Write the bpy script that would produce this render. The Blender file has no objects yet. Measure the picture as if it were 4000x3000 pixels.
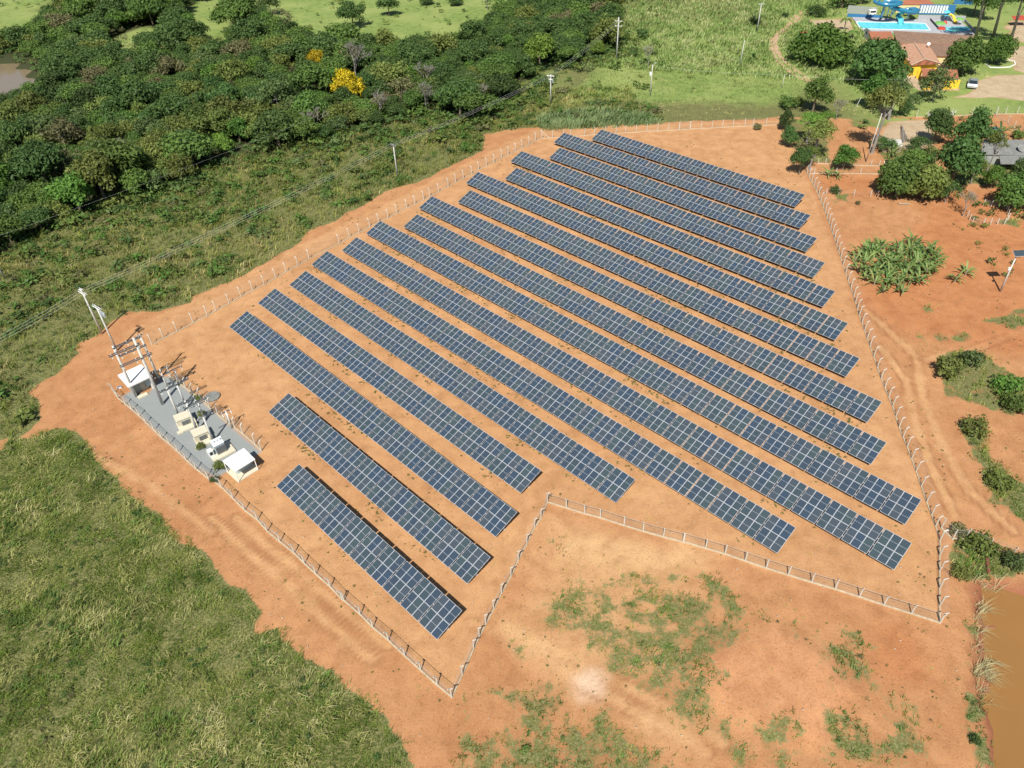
import bpy, math, random
import numpy as np
from mathutils import Matrix, Vector
random.seed(7)
rng = np.random.default_rng(11)
R = math.radians
SC = bpy.context.scene
COL = SC.collection

# ------------------------------------------------------------------ camera
F, PI_, RO, H = 2928.245, 0.69986882, -0.04364203, 80.0     # focal length in photo pixels, pitch, roll, height
cp, sp, cr, sr = math.cos(PI_), math.sin(PI_), math.cos(RO), math.sin(RO)
right = Vector((cr, sr*sp, sr*cp)); up = Vector((-sr, cr*sp, cr*cp)); fwd = Vector((0, cp, -sp))
cam = bpy.data.cameras.new('camera'); cam_o = bpy.data.objects.new('camera', cam); COL.objects.link(cam_o)
cam.sensor_width = 36; cam.lens = F/4000*36; cam.clip_end = 8000; cam.clip_start = 0.5
cam_o.matrix_world = Matrix(((right.x, up.x, -fwd.x, 0), (right.y, up.y, -fwd.y, 0), (right.z, up.z, -fwd.z, H), (0, 0, 0, 1)))
SC.camera = cam_o

# ------------------------------------------------------------------ light
SUN_AZ, SUN_EL = R(256.5), R(52.5)       # where the sun stands, counter-clockwise from +x
w = bpy.data.worlds.new('World'); SC.world = w; w.use_nodes = True
nt = w.node_tree; bg = nt.nodes['Background']
sky = nt.nodes.new('ShaderNodeTexSky'); sky.sky_type = 'NISHITA'; sky.sun_disc = False
sky.sun_elevation = SUN_EL; sky.sun_rotation = math.pi/2-SUN_AZ
sky.altitude = 700; sky.dust_density = 0.7
nt.links.new(sky.outputs[0], bg.inputs[0]); bg.inputs[1].default_value = 0.068
sl = bpy.data.lights.new('sun', 'SUN'); sl.energy = 4.75; sl.angle = R(0.53); sl.color = (1, .965, .9)
so = bpy.data.objects.new('sun', sl); COL.objects.link(so)
sd = Vector((math.cos(SUN_AZ)*math.cos(SUN_EL), math.sin(SUN_AZ)*math.cos(SUN_EL), math.sin(SUN_EL)))
so.rotation_euler = sd.to_track_quat('Z', 'Y').to_euler()
SC.view_settings.view_transform = 'Standard'; SC.view_settings.look = 'None'
SC.view_settings.exposure = 0.47; SC.view_settings.gamma = 1

# ------------------------------------------------------------------ surveying: a pixel of the 4000x3000 photo to a point at height z
def G(x, y, z=0.0):
    X = (x-2000)/F; Y = -(y-1500)/F
    r = X*cr-Y*sr; u = X*sr+Y*cr
    dy = cp+u*sp; dz = -sp+u*cp; t = (z-H)/dz
    return Vector((r*t, dy*t, z))
def depth(p): return p.y*cp-(p.z-H)*sp
def crop(ox, oy, k):                       # points noted in an enlarged crop
    return lambda x, y: (ox+x*k, oy+y*k)
r1 = crop(0, 0, .6329); r2 = crop(1300, 0, .6329); r3 = crop(2600, 0, .6329)
r4 = crop(0, 1000, .6329); r6 = crop(2600, 1000, .6329)
b1 = crop(0, 1950, .6329); b2 = crop(1300, 1950, .6329); b3 = crop(2600, 1950, .6329)
c5 = crop(400, 1400, .3165); c6 = crop(3050, 0, .4295); d4 = crop(440, 1300, .14467); t2 = crop(660, 1600, .18083)
c7 = crop(3000, 350, .4521); h5 = crop(3400, 100, .3937); s3 = crop(3280, 0, .47244); u4 = crop(3660, 0, .26793)
def P(c, pts): return [c(*p) for p in pts]

# ------------------------------------------------------------------ helpers
def tag(o, label=None, cat=None, group=None, kind=None):
    if label: o['label'] = label
    if cat: o['category'] = cat
    if group: o['group'] = group
    if kind: o['kind'] = kind
    return o
def empty(name, loc=(0, 0, 0), rz=0, label=None, cat=None, group=None):
    o = bpy.data.objects.new(name, None); COL.objects.link(o); o.location = loc; o.rotation_euler = (0, 0, rz)
    o.empty_display_size = .3
    return tag(o, label, cat, group)
def link(name, me, parent=None, loc=(0, 0, 0), rz=0):
    o = bpy.data.objects.new(name, me); COL.objects.link(o)
    o.location = loc; o.rotation_euler = (0, 0, rz)
    if parent is not None: o.parent = parent
    return o
def npmesh(name, V, Fc, mats, tint=None, mi=None, smooth=False):
    V = np.asarray(V, np.float32); Fc = np.asarray(Fc, np.int32); n, k = Fc.shape
    me = bpy.data.meshes.new(name)
    me.vertices.add(len(V)); me.vertices.foreach_set('co', V.ravel())
    me.loops.add(n*k); me.loops.foreach_set('vertex_index', Fc.ravel())
    me.polygons.add(n); me.polygons.foreach_set('loop_start', np.arange(n, dtype=np.int32)*k)
    me.polygons.foreach_set('loop_total', np.full(n, k, np.int32))
    if mi is not None: me.polygons.foreach_set('material_index', np.asarray(mi, np.int32))
    if smooth: me.polygons.foreach_set('use_smooth', np.ones(n, bool))
    for m in (mats if isinstance(mats, (list, tuple)) else [mats]): me.materials.append(m)
    me.update(calc_edges=True)
    if tint is not None:
        a = me.attributes.new('tint', 'FLOAT', 'FACE'); a.data.foreach_set('value', np.asarray(tint, np.float32))
    return me

class MB:
    """collects boxes, bars and tubes with material slots and makes one mesh of them"""
    def __init__(s): s.v = []; s.f = []; s.m = []; s.mats = []
    def slot(s, m):
        if m not in s.mats: s.mats.append(m)
        return s.mats.index(m)
    def add(s, vs, fs, m):
        b = len(s.v); s.v += [tuple(v) for v in vs]; i = s.slot(m)
        for f in fs: s.f.append([b+k for k in f]); s.m.append(i)
    def box(s, c, d, m, rz=0.0, M=None):
        x, y, z = d[0]/2, d[1]/2, d[2]/2
        vs = [Vector((i*x, j*y, k*z)) for i in (-1, 1) for j in (-1, 1) for k in (-1, 1)]
        if rz: vs = [Matrix.Rotation(rz, 3, 'Z') @ v for v in vs]
        if M is not None: vs = [M @ v for v in vs]
        vs = [v+Vector(c) for v in vs]
        s.add(vs, [(0, 1, 3, 2), (4, 6, 7, 5), (0, 4, 5, 1), (2, 3, 7, 6), (0, 2, 6, 4), (1, 5, 7, 3)], m)
    def bar(s, a, b, wd, ht, m, upv=(0, 0, 1)):
        a = Vector(a); b = Vector(b); d = (b-a).normalized(); upv = Vector(upv)
        if abs(d.dot(upv)) > .98: upv = Vector((1, 0, 0))
        sx = d.cross(upv).normalized()*wd/2; sz = sx.cross(d).normalized()*ht/2
        vs = []
        for p in (a, b): vs += [p-sx-sz, p+sx-sz, p+sx+sz, p-sx+sz]
        s.add(vs, [(0, 1, 2, 3), (7, 6, 5, 4), (0, 4, 5, 1), (1, 5, 6, 2), (2, 6, 7, 3), (3, 7, 4, 0)], m)
    def tube(s, pts, rad, m, n=8, cap=True):
        pts = [Vector(p) for p in pts]
        if not hasattr(rad, '__len__'): rad = [rad]*len(pts)
        rings = []
        for i, p in enumerate(pts):
            d = (pts[min(i+1, len(pts)-1)]-pts[max(i-1, 0)]).normalized()
            u = d.cross(Vector((0, 0, 1)) if abs(d.z) < .95 else Vector((1, 0, 0))).normalized(); v = d.cross(u)
            rings.append([p+(u*math.cos(2*math.pi*k/n)+v*math.sin(2*math.pi*k/n))*rad[i] for k in range(n)])
        vs = [q for r_ in rings for q in r_]; fs = []
        for i in range(len(pts)-1):
            for k in range(n): fs.append((i*n+k, i*n+(k+1) % n, (i+1)*n+(k+1) % n, (i+1)*n+k))
        if cap: fs += [tuple(range(n))[::-1], tuple((len(pts)-1)*n+k for k in range(n))]
        s.add(vs, fs, m)
    def prism(s, poly, z0, z1, m, mtop=None):
        """vertical prism; z1 may be a list of heights per corner"""
        n = len(poly); zt = z1 if hasattr(z1, '__len__') else [z1]*n
        a = sum(poly[i][0]*poly[(i+1) % n][1]-poly[(i+1) % n][0]*poly[i][1] for i in range(n))
        if a < 0: poly = list(poly)[::-1]; zt = list(zt)[::-1]
        vs = [(p[0], p[1], z0) for p in poly]+[(p[0], p[1], z) for p, z in zip(poly, zt)]
        s.add(vs, [(i, (i+1) % n, n+(i+1) % n, n+i) for i in range(n)]+[tuple(range(n))[::-1]], m)
        s.add([vs[n+i] for i in range(n)], [tuple(range(n))], mtop or m)
    def slab(s, pts, th, m, mside=None):
        """sloping slab through 3-D corners, thickness th downward"""
        pts = [Vector(p) for p in pts]; n = len(pts)
        nn = (pts[1]-pts[0]).cross(pts[2]-pts[0])
        if nn.z < 0: pts = pts[::-1]
        lo = [p-Vector((0, 0, th)) for p in pts]
        s.add(pts, [tuple(range(n))], m)
        s.add(pts+lo, [tuple(n+i for i in range(n))[::-1]]+[(n+i, n+(i+1) % n, (i+1) % n, i) for i in range(n)], mside or m)
    def mesh(s, name, smooth=False):
        me = bpy.data.meshes.new(name); me.from_pydata(s.v, [], s.f)
        for m in s.mats: me.materials.append(m)
        me.polygons.foreach_set('material_index', s.m)
        if smooth: me.polygons.foreach_set('use_smooth', [True]*len(s.f))
        me.update(); return me
    def build(s, name, parent=None, loc=(0, 0, 0), rz=0, smooth=False):
        return link(name, s.mesh(name, smooth), parent, loc, rz)

# ------------------------------------------------------------------ materials
def srgb(r, g, b):
    f = lambda c: ((c/255+.055)/1.055)**2.4 if c > 10 else c/255/12.92
    return (f(r), f(g), f(b), 1)
class NT:
    def __init__(s, name):
        s.m = bpy.data.materials.new(name); s.m.use_nodes = True; s.t = s.m.node_tree; s.b = s.t.nodes['Principled BSDF']
    def n(s, kind, **kw):
        nd = s.t.nodes.new('ShaderNode'+kind)
        for k, v in kw.items():
            if k in nd.inputs: nd.inputs[k].default_value = v
            else: setattr(nd, k, v)
        return nd
    def l(s, a, b): s.t.links.new(a, b)
    def noise(s, scale, det=4, rough=.6, vec=None, dist=0):
        nd = s.n('TexNoise'); nd.inputs['Scale'].default_value = scale; nd.inputs['Detail'].default_value = det
        nd.inputs['Roughness'].default_value = rough; nd.inputs['Distortion'].default_value = dist
        if vec is not None: s.l(vec, nd.inputs['Vector'])
        return nd.outputs['Fac']
    def ramp(s, fac, stops, interp='LINEAR'):
        nd = s.n('ValToRGB'); cr_ = nd.color_ramp; cr_.interpolation = interp
        while len(cr_.elements) < len(stops): cr_.elements.new(.5)
        for e, (p_, c) in zip(cr_.elements, stops): e.position = p_; e.color = c if hasattr(c, '__len__') else (c, c, c, 1)
        s.l(fac, nd.inputs[0]); return nd.outputs[0]
    def mix(s, fac, a, b, mode='MIX'):
        nd = s.n('MixRGB'); nd.blend_type = mode
        for k, v in ((0, fac), (1, a), (2, b)):
            if hasattr(v, 'is_linked') or hasattr(v, 'links'): s.l(v, nd.inputs[k])
            else: nd.inputs[k].default_value = v
        return nd.outputs[0]
    def math(s, op, a, b=0.0, clamp=False):
        nd = s.n('Math'); nd.operation = op; nd.use_clamp = clamp
        for k, v in ((0, a), (1, b)):
            if hasattr(v, 'links'): s.l(v, nd.inputs[k])
            else: nd.inputs[k].default_value = v
        return nd.outputs[0]
    def attr(s, name): nd = s.n('Attribute'); nd.attribute_name = name; return nd.outputs['Fac']
    def bump(s, h, strength=.5, dist=.1):
        nd = s.n('Bump'); nd.inputs['Strength'].default_value = strength; nd.inputs['Distance'].default_value = dist
        s.l(h, nd.inputs['Height']); s.l(nd.outputs[0], s.b.inputs['Normal'])
    def col(s, c): s.l(c, s.b.inputs['Base Color']) if hasattr(c, 'links') else setattr(s.b.inputs['Base Color'], 'default_value', c)
    def set(s, rough=.8, metal=0, spec=.5):
        s.b.inputs['Roughness'].default_value = rough; s.b.inputs['Metallic'].default_value = metal
        s.b.inputs['Specular IOR Level'].default_value = spec; return s
def simple(name, c, rough=.7, metal=0, var=.25, scale=3, spec=.4, c2=None):
    t = NT(name); g = t.n('TexCoord').outputs['Object']
    nz = t.noise(scale, 5, .65, g)
    d = tuple(x*(1-var) for x in c[:3])+(1,) if c2 is None else c2
    t.col(t.mix(t.ramp(nz, [(.3, 0), (.7, 1)]), d, c)); t.set(rough, metal, spec)
    return t.m
M = {}
M['concrete'] = simple('concrete', (.62, .59, .50, 1), .85, var=.25, scale=4)
M['kerb'] = simple('kerb_concrete', (.56, .46, .31, 1), .9, var=.35, scale=2)
M['pole'] = simple('pole_concrete', (.60, .59, .54, 1), .85, var=.3, scale=1.5)
M['whitewash'] = simple('white_paint', (.78, .77, .72, 1), .7, var=.12, scale=1.5)
M['cream'] = simple('cream_plaster', (.60, .54, .40, 1), .8, var=.15, scale=2)
M['grey_wall'] = simple('grey_wall', (.36, .38, .34, 1), .85, var=.3, scale=3)
M['alu'] = simple('aluminium', (.70, .72, .74, 1), .4, .4, var=.12)
M['galv'] = simple('galvanised_steel', (.50, .52, .54, 1), .45, .7, var=.2)
M['wire'] = simple('fence_wire', (.56, .51, .44, 1), .6, .3, var=.2)
M['cable'] = simple('cable', (.62, .62, .55, 1), .6, .2, var=.1)
M['arm'] = simple('dark_timber', (.10, .11, .12, 1), .8, var=.3)
M['porcelain'] = simple('porcelain', (.75, .78, .78, 1), .3, var=.1)
M['tx_grey'] = simple('transformer_paint', (.42, .50, .52, 1), .45, var=.15)
M['dark'] = simple('dark_opening', (.03, .03, .03, 1), .6, var=.2)
M['yellow'] = simple('yellow_paint', (.85, .55, .04, 1), .7, var=.12)
M['ochre'] = simple('pale_yellow_wall', (.75, .62, .30, 1), .8, var=.15)
M['blue'] = simple('blue_paint', (.04, .18, .38, 1), .5, var=.15)
M['slide'] = simple('slide_fibreglass', (.035, .20, .33, 1), .25, var=.15, spec=.6)
M['cyan'] = simple('cyan_fibreglass', (.12, .50, .58, 1), .3, var=.1)
M['rust'] = simple('rust', (.22, .08, .05, 1), .7, var=.3)
M['redroof'] = simple('red_roof', (.42, .07, .04, 1), .7, var=.2)
M['bark'] = simple('bark', (.22, .17, .12, 1), .95, var=.5, scale=5)
M['palebark'] = simple('pale_bark', (.33, .30, .26, 1), .9, var=.5, scale=2)
M['timber'] = simple('timber', (.36, .27, .18, 1), .9, var=.4, scale=3)
M['tarp'] = simple('grey_tarpaulin', (.48, .47, .42, 1), .6, var=.3, scale=1)
M['tyre'] = simple('tyre_rubber', (.02, .02, .02, 1), .8)
M['carpaint'] = simple('silver_paint', (.55, .57, .58, 1), .3, .6, var=.05, spec=.6)
M['bluecar'] = simple('dark_blue_paint', (.04, .12, .2, 1), .3, .4, var=.05, spec=.6)
M['glass'] = simple('dark_glass', (.02, .03, .04, 1), .08, var=.1, spec=.8)
M['deck'] = simple('pool_deck', (.40, .40, .41, 1), .8, var=.2, scale=.6)
M['red'] = simple('red_plastic', (.5, .06, .03, 1), .5)
M['green_plastic'] = simple('green_plastic', (.18, .42, .10, 1), .5)
M['stone'] = simple('pale_stone', (.55, .42, .30, 1), .9, var=.4)

def tile_mat(name, ca, cb, cc, ang=0):
    t = NT(name); g = t.n('TexCoord').outputs['Object']
    mp = t.n('Mapping'); mp.inputs['Rotation'].default_value[2] = ang; t.l(g, mp.inputs[0])
    n1 = t.noise(1.2, 5, .7, mp.outputs[0]); n2 = t.noise(7, 3, .7, mp.outputs[0])
    br = t.n('TexBrick'); br.inputs['Scale'].default_value = 2.2; br.inputs['Mortar Size'].default_value = .06
    br.inputs['Color1'].default_value = (1, 1, 1, 1); br.inputs['Color2'].default_value = (.75, .75, .75, 1); br.inputs['Mortar'].default_value = (.35, .35, .35, 1)
    t.l(mp.outputs[0], br.inputs['Vector'])
    c = t.mix(t.ramp(n1, [(.38, 0), (.62, 1)]), ca, cb); c = t.mix(t.ramp(n2, [(.5, 0), (.62, 1)]), c, cc)
    t.col(t.mix(.7, c, br.outputs['Color'], 'MULTIPLY')); t.set(.85); t.bump(br.outputs['Fac'], -.4, .05)
    return t.m
M['clay'] = tile_mat('clay_tiles', (.55, .22, .12, 1), (.62, .36, .22, 1), (.74, .50, .34, 1), .1)
M['clay_old'] = tile_mat('weathered_clay_tiles', (.17, .10, .07, 1), (.29, .17, .11, 1), (.50, .32, .20, 1), 0)
M['clay_red'] = tile_mat('plain_clay_tiles', (.46, .16, .08, 1), (.50, .20, .10, 1), (.42, .13, .07, 1), 0)
M['fibro'] = tile_mat('fibre_cement', (.24, .24, .22, 1), (.34, .34, .31, 1), (.18, .18, .16, 1), 0)

def leaf_mat(name, lo, hi, third=None, trans=.32):
    t = NT(name); ti = t.attr('tint'); oi = t.n('ObjectInfo').outputs['Random']
    f = t.math('ADD', t.math('MULTIPLY', ti, .75), t.math('MULTIPLY', oi, .3), True)
    c = t.ramp(f, [(0, lo), (.55, tuple((a+b)/2 for a, b in zip(lo, hi))), (1, hi)] if third is None else [(0, lo), (.6, hi), (.95, third)])
    hs = t.n('HueSaturation'); t.l(t.math('ADD', .482, t.math('MULTIPLY', oi, .036)), hs.inputs['Hue']); t.l(t.math('ADD', .8, t.math('MULTIPLY', t.math('FRACT', t.math('MULTIPLY', oi, 7.3)), .4)), hs.inputs['Value']); t.l(c, hs.inputs['Color']); c = hs.outputs[0]
    t.col(c); t.set(.6, 0, .25)
    tr = t.n('BsdfTranslucent'); t.l(c, tr.inputs[0]); mx = t.n('MixShader'); mx.inputs[0].default_value = trans
    t.l(t.b.outputs[0], mx.inputs[1]); t.l(tr.outputs[0], mx.inputs[2]); t.l(mx.outputs[0], t.t.nodes['Material Output'].inputs[0])
    return t.m
L = {}
L['dark'] = leaf_mat('dark_leaves', (.026, .056, .015, 1), (.120, .200, .050, 1))
L['mid'] = leaf_mat('green_leaves', (.036, .080, .017, 1), (.175, .275, .055, 1))
L['olive'] = leaf_mat('olive_leaves', (.060, .086, .020, 1), (.24, .285, .065, 1))
L['grey'] = leaf_mat('grey_green_leaves', (.045, .082, .024, 1), (.17, .24, .075, 1))
L['lime'] = leaf_mat('lime_leaves', (.07, .14, .02, 1), (.22, .33, .055, 1))
L['yellow'] = leaf_mat('yellow_blossom', (.14, .13, .01, 1), (.78, .54, .02, 1))
L['dry'] = leaf_mat('dry_leaves', (.085, .085, .035, 1), (.22, .21, .09, 1))
L['bright'] = leaf_mat('bright_leaves', (.038, .095, .016, 1), (.15, .27, .045, 1))
L['grass'] = leaf_mat('grass_blades', (.050, .085, .016, 1), (.225, .295, .042, 1), (.54, .50, .18, 1), .25)
L['scrubgrass'] = leaf_mat('scrub_grass_blades', (.070, .110, .018, 1), (.28, .345, .060, 1), (.52, .48, .17, 1), .3)
L['drygrass'] = leaf_mat('dry_grass_blades', (.13, .13, .035, 1), (.44, .40, .14, 1), (.60, .52, .26, 1), .2)
L['deepgrass'] = leaf_mat('deep_green_blades', (.035, .080, .015, 1), (.14, .24, .045, 1), (.22, .30, .07, 1), .2)
L['meadow'] = leaf_mat('meadow_blades', (.085, .14, .028, 1), (.235, .31, .08, 1), (.42, .42, .18, 1), .2)
L['blue'] = leaf_mat('blue_green_blades', (.10, .17, .06, 1), (.27, .34, .15, 1), None, .2)
L['straw'] = leaf_mat('straw', (.35, .30, .15, 1), (.60, .52, .30, 1), None, .2)
L['banana'] = leaf_mat('banana_leaves', (.03, .075, .02, 1), (.14, .23, .055, 1), (.24, .29, .09, 1), .2)

# ------------------------------------------------------------------ numpy noise and polygon fields
_perm = rng.random((256, 256))
def vnoise(x, y):
    xi = np.floor(x).astype(int); yi = np.floor(y).astype(int); fx = x-xi; fy = y-yi
    fx = fx*fx*(3-2*fx); fy = fy*fy*(3-2*fy)
    a = _perm[xi & 255, yi & 255]; b = _perm[(xi+1) & 255, yi & 255]; c = _perm[xi & 255, (yi+1) & 255]; d = _perm[(xi+1) & 255, (yi+1) & 255]
    return (a*(1-fx)+b*fx)*(1-fy)+(c*(1-fx)+d*fx)*fy
def fbm(x, y, sc, o=4):
    s = 0; a = .5; t = 0
    for i in range(o): s = s+a*vnoise(x/sc*2**i+17*i, y/sc*2**i+31*i); t += a; a *= .55
    return s/t
def sdf(x, y, poly):
    """signed distance in metres, positive inside; poly in world xy"""
    d = np.full(x.shape, 1e18); ins = np.zeros(x.shape, bool); n = len(poly)
    for i in range(n):
        ax, ay = poly[i][:2]; bx, by = poly[(i+1) % n][:2]
        ex, ey = bx-ax, by-ay; wx, wy = x-ax, y-ay
        t = np.clip((wx*ex+wy*ey)/(ex*ex+ey*ey+1e-9), 0, 1)
        d = np.minimum(d, (wx-ex*t)**2+(wy-ey*t)**2)
        if ay != by:
            c = ((ay > y) != (by > y)) & (x < (bx-ax)*(y-ay)/(by-ay)+ax); ins ^= c
    d = np.sqrt(d); return np.where(ins, d, -d)
def linedist(x, y, pts):
    d = np.full(x.shape, 1e18)
    for (ax, ay), (bx, by) in zip(pts[:-1], pts[1:]):
        ex, ey = bx-ax, by-ay; t = np.clip(((x-ax)*ex+(y-ay)*ey)/(ex*ex+ey*ey+1e-9), 0, 1)
        d = np.minimum(d, np.hypot(x-ax-ex*t, y-ay-ey*t))
    return d
def W(pts, z=0): return [tuple(G(x, y, z))[:2] for x, y in pts]
def sm(a, b, x): t = np.clip((x-a)/(b-a), 0, 1); return t*t*(3-2*t)

# land cover outlines, traced in the photograph and carried to the ground
LEFTFIELD = [(-900, 1770), (0, 1760), (38, 1709), (127, 1715), (209, 1671), (272, 1690), (354, 1747), (386, 1810), (443, 1867), (538, 1950), (589, 1988), (633, 2026), (671, 2089), (728, 2121), (791, 2171), (842, 2235), (886, 2304), (962, 2323), (1006, 2393), (994, 2475), (1076, 2456), (1139, 2519), (1202, 2570), (1297, 2633), (1363, 2703), (1427, 2735), (1490, 2792), (1509, 2836), (1585, 2899), (1616, 3000), (1700, 3600), (-900, 3600)]
SCRUBLINE = [(-900, 1690), (0, 1721), (80, 1702), (150, 1650), (175, 1600), (120, 1538), (146, 1506), (209, 1468), (266, 1418), (310, 1380), (304, 1342), (392, 1304), (430, 1253), (506, 1215), (633, 1215), (747, 1183), (760, 1152), (949, 1082), (1076, 1000), (1171, 949), (1203, 905), (1300, 867), (1427, 797), (1515, 740), (1629, 715), (1781, 639), (1882, 589), (1895, 525), (1990, 506), (2060, 500), (2313, 494), (2700, 475), (2980, 468), (3043, 456), (3233, 462), (3574, 455), (4200, 440), (4900, 420)]
FAR = [(4900, -560), (-2500, -560), (-2500, 1690)]
FOREST = [(-700, 1120), (0, 1020), (190, 905), (354, 842), (525, 778), (760, 734), (886, 633), (1076, 589), (1266, 557), (1300, 538), (1490, 494), (1680, 443), (1840, 490), (1933, 455), (2028, 329), (2120, 272), (2281, 253), (2395, 209), (2420, 60), (2330, 10), (2040, 10), (1930, 110), (1780, 190), (1600, 210), (1300, 205), (1200, 170), (1090, 120), (960, 60), (700, -30), (500, -60), (250, -40), (250, 60), (150, 150), (0, 200), (-700, 280)]
CLEAR1 = [(430, 150), (570, 100), (640, 100), (640, 190), (560, 215), (450, 215)]
CLEAR2 = [(720, 30), (854, -10), (900, 30), (910, 130), (890, 205), (820, 200), (760, 130)]
CLEAR3 = [(-700, 200), (0, 150), (120, 110), (200, 60), (260, -60), (-700, -60)]
POND = P(b3, [(2700, 560), (2212, 572), (2130, 560), (2060, 547), (2000, 542), (1977, 565), (1988, 620), (1978, 690), (2000, 750), (2040, 762), (2003, 830), (1997, 900), (2000, 1000), (2012, 1080), (1992, 1150), (2000, 1300), (2022, 1400), (2040, 1659), (2060, 2100), (2700, 2100)])
POND2 = [(-500, 235), (0, 240), (60, 255), (105, 290), (112, 340), (85, 395), (0, 410), (-500, 430)]
NOTCH_G = [P(b2, q) for q in ([(1270, 650), (1440, 480), (1560, 470), (1620, 600), (1760, 690), (1900, 790), (2050, 760), (2212, 640), (2400, 640), (2400, 1330), (2212, 1430), (2050, 1300), (1850, 1180), (1720, 1050), (1560, 1000), (1460, 870), (1300, 800)],
    [(1100, 1150), (1340, 1120), (1310, 1240), (1150, 1240)], [(980, 1400), (1200, 1410), (1400, 1380), (1700, 1320), (1830, 1440), (2000, 1510), (2240, 1670), (2200, 2200), (700, 2200), (880, 1620)],
    [(1340, 320), (1420, 240), (1500, 250), (1400, 330), (1350, 380)], [(1080, 890), (1200, 900), (1240, 960), (1180, 1010), (1100, 960)], [(1850, 500), (2150, 490), (2160, 540), (1900, 560)])]
NOTCH_G += [P(b3, q) for q in ([(220, 500), (350, 500), (500, 640), (460, 780), (430, 900), (300, 880), (280, 720), (200, 600)], [(-40, 940), (60, 950), (140, 1060), (230, 1300), (400, 1420), (510, 1570), (480, 1620), (200, 1450), (-40, 1340)],
    [(800, 810), (1000, 830), (1190, 830), (1220, 980), (1300, 1090), (1200, 1200), (1120, 1130), (1000, 1050), (900, 920)], [(960, 1380), (1060, 1270), (1140, 1300), (1130, 1400), (1250, 1500), (1190, 1560), (1050, 1500)],
    [(820, 1320), (900, 1350), (900, 1410), (850, 1380)], [(540, 690), (610, 650), (620, 720), (570, 740)], [(205, 1210), (260, 1190), (290, 1250), (230, 1260)], [(300, 1120), (350, 1110), (350, 1160), (310, 1160)],
    [(1330, 1180), (1400, 1200), (1440, 1300), (1370, 1290)], [(60, 780), (250, 820), (240, 940), (80, 980), (40, 900)], [(0, 490), (110, 490), (100, 540), (0, 550)], [(1560, 1300), (1640, 1400), (1620, 1500), (1570, 1450)],
    [(500, 1380), (700, 1340), (740, 1480), (600, 1560), (520, 1500)], [(660, 1500), (800, 1540), (820, 1700), (640, 1700)], [(1300, 1440), (1480, 1520), (1540, 1700), (1250, 1700)])]
RIGHT_G = [P(r6, q) for q in ([(1640, 670), (1750, 600), (1950, 600), (2110, 700), (2212, 740), (2500, 800), (2500, 1000), (2212, 980), (1950, 940), (1700, 860)], [(1810, 1010), (2000, 1030), (1990, 1200), (2100, 1350), (2260, 1420), (2500, 1500), (2500, 1720), (2212, 1650), (2000, 1530), (1880, 1280)],
    [(1570, 320), (1700, 290), (1720, 320), (1600, 350)], [(1760, 270), (1820, 270), (1800, 300), (1770, 300)], [(1520, 480), (1600, 490), (1590, 520)], [(1950, 400), (2212, 310), (2400, 330), (2400, 420), (2100, 450)], [(1640, 470), (1760, 490), (1900, 460), (1860, 530), (1700, 540)])]
RIGHT_G += [P(b3, q) for q in ([(1760, 130), (1900, 250), (2212, 330), (2500, 370), (2500, 480), (2100, 470), (1850, 510), (1740, 420)], [(1840, 780), (1940, 800), (1960, 900), (1880, 880)], [(1860, 1000), (1920, 1040), (1900, 1100)], [(1880, 1200), (1960, 1240), (2000, 1360), (1930, 1420), (1880, 1330)], [(1880, 1440), (1990, 1450), (2020, 1650), (1900, 1650)])]
RIGHT_G += [P(r3, q) for q in ([(1020, 1180), (1140, 1190), (1150, 1240), (1050, 1250)], [(2050, 1350), (2190, 1350), (2180, 1400), (2060, 1400)], [(690, 730), (1010, 735), (1020, 1000), (860, 1010), (790, 900)], [(1310, 870), (1650, 890), (1700, 1000), (1330, 990)], [(1700, 960), (2300, 950), (2300, 1160), (1750, 1130)], [(1100, 720), (1560, 725), (1480, 790), (1150, 780)])]
GRAVEL = P(c5, [(245, 470), (345, 405), (560, 440), (720, 230), (850, 225), (945, 300), (1330, 610), (1480, 740), (1730, 960), (1965, 1150), (1900, 1195), (1500, 1420), (1400, 1470), (1340, 1440), (1160, 1365), (1040, 1255), (940, 1155), (830, 1055), (740, 985), (640, 885), (545, 795), (460, 710), (370, 635), (290, 565)])
YARDS = [P(r3, q) for q in ([(1740, 605), (1830, 590), (1900, 560), (1935, 490), (2050, 465), (2212, 460), (2700, 470), (2700, 680), (2212, 622), (2000, 602)], [(2130, 300), (2212, 280), (2500, 290), (2500, 430), (2212, 450), (2150, 430), (2165, 395), (2120, 370)],
    [(1380, 750), (1640, 740), (1650, 900), (1500, 930), (1300, 900), (1310, 850)], [(2100, 130), (2212, 130), (2400, 140), (2400, 280), (2212, 260), (2120, 250)], [(860, 120), (1150, 110), (1150, 200), (1000, 190)])]
YARDB = P(r3, [(1240, 240), (1500, 400), (1800, 400), (1820, 560), (1560, 560), (1440, 480), (1200, 300)])
TRACK = [W(P(r3, q)) for q in ([(850, 65), (790, 110), (745, 170), (690, 205), (652, 250), (655, 310), (690, 375), (740, 420), (800, 470), (890, 505)], [(880, 70), (815, 125), (760, 180), (705, 215), (678, 260), (690, 320), (720, 365), (780, 415), (840, 460), (905, 500)])]
NOTCHP = P(b2, [(1325, 60), (2212, 300), (2212, 700), (2000, 1100), (1500, 1100), (1300, 800), (1150, 700)])
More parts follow.
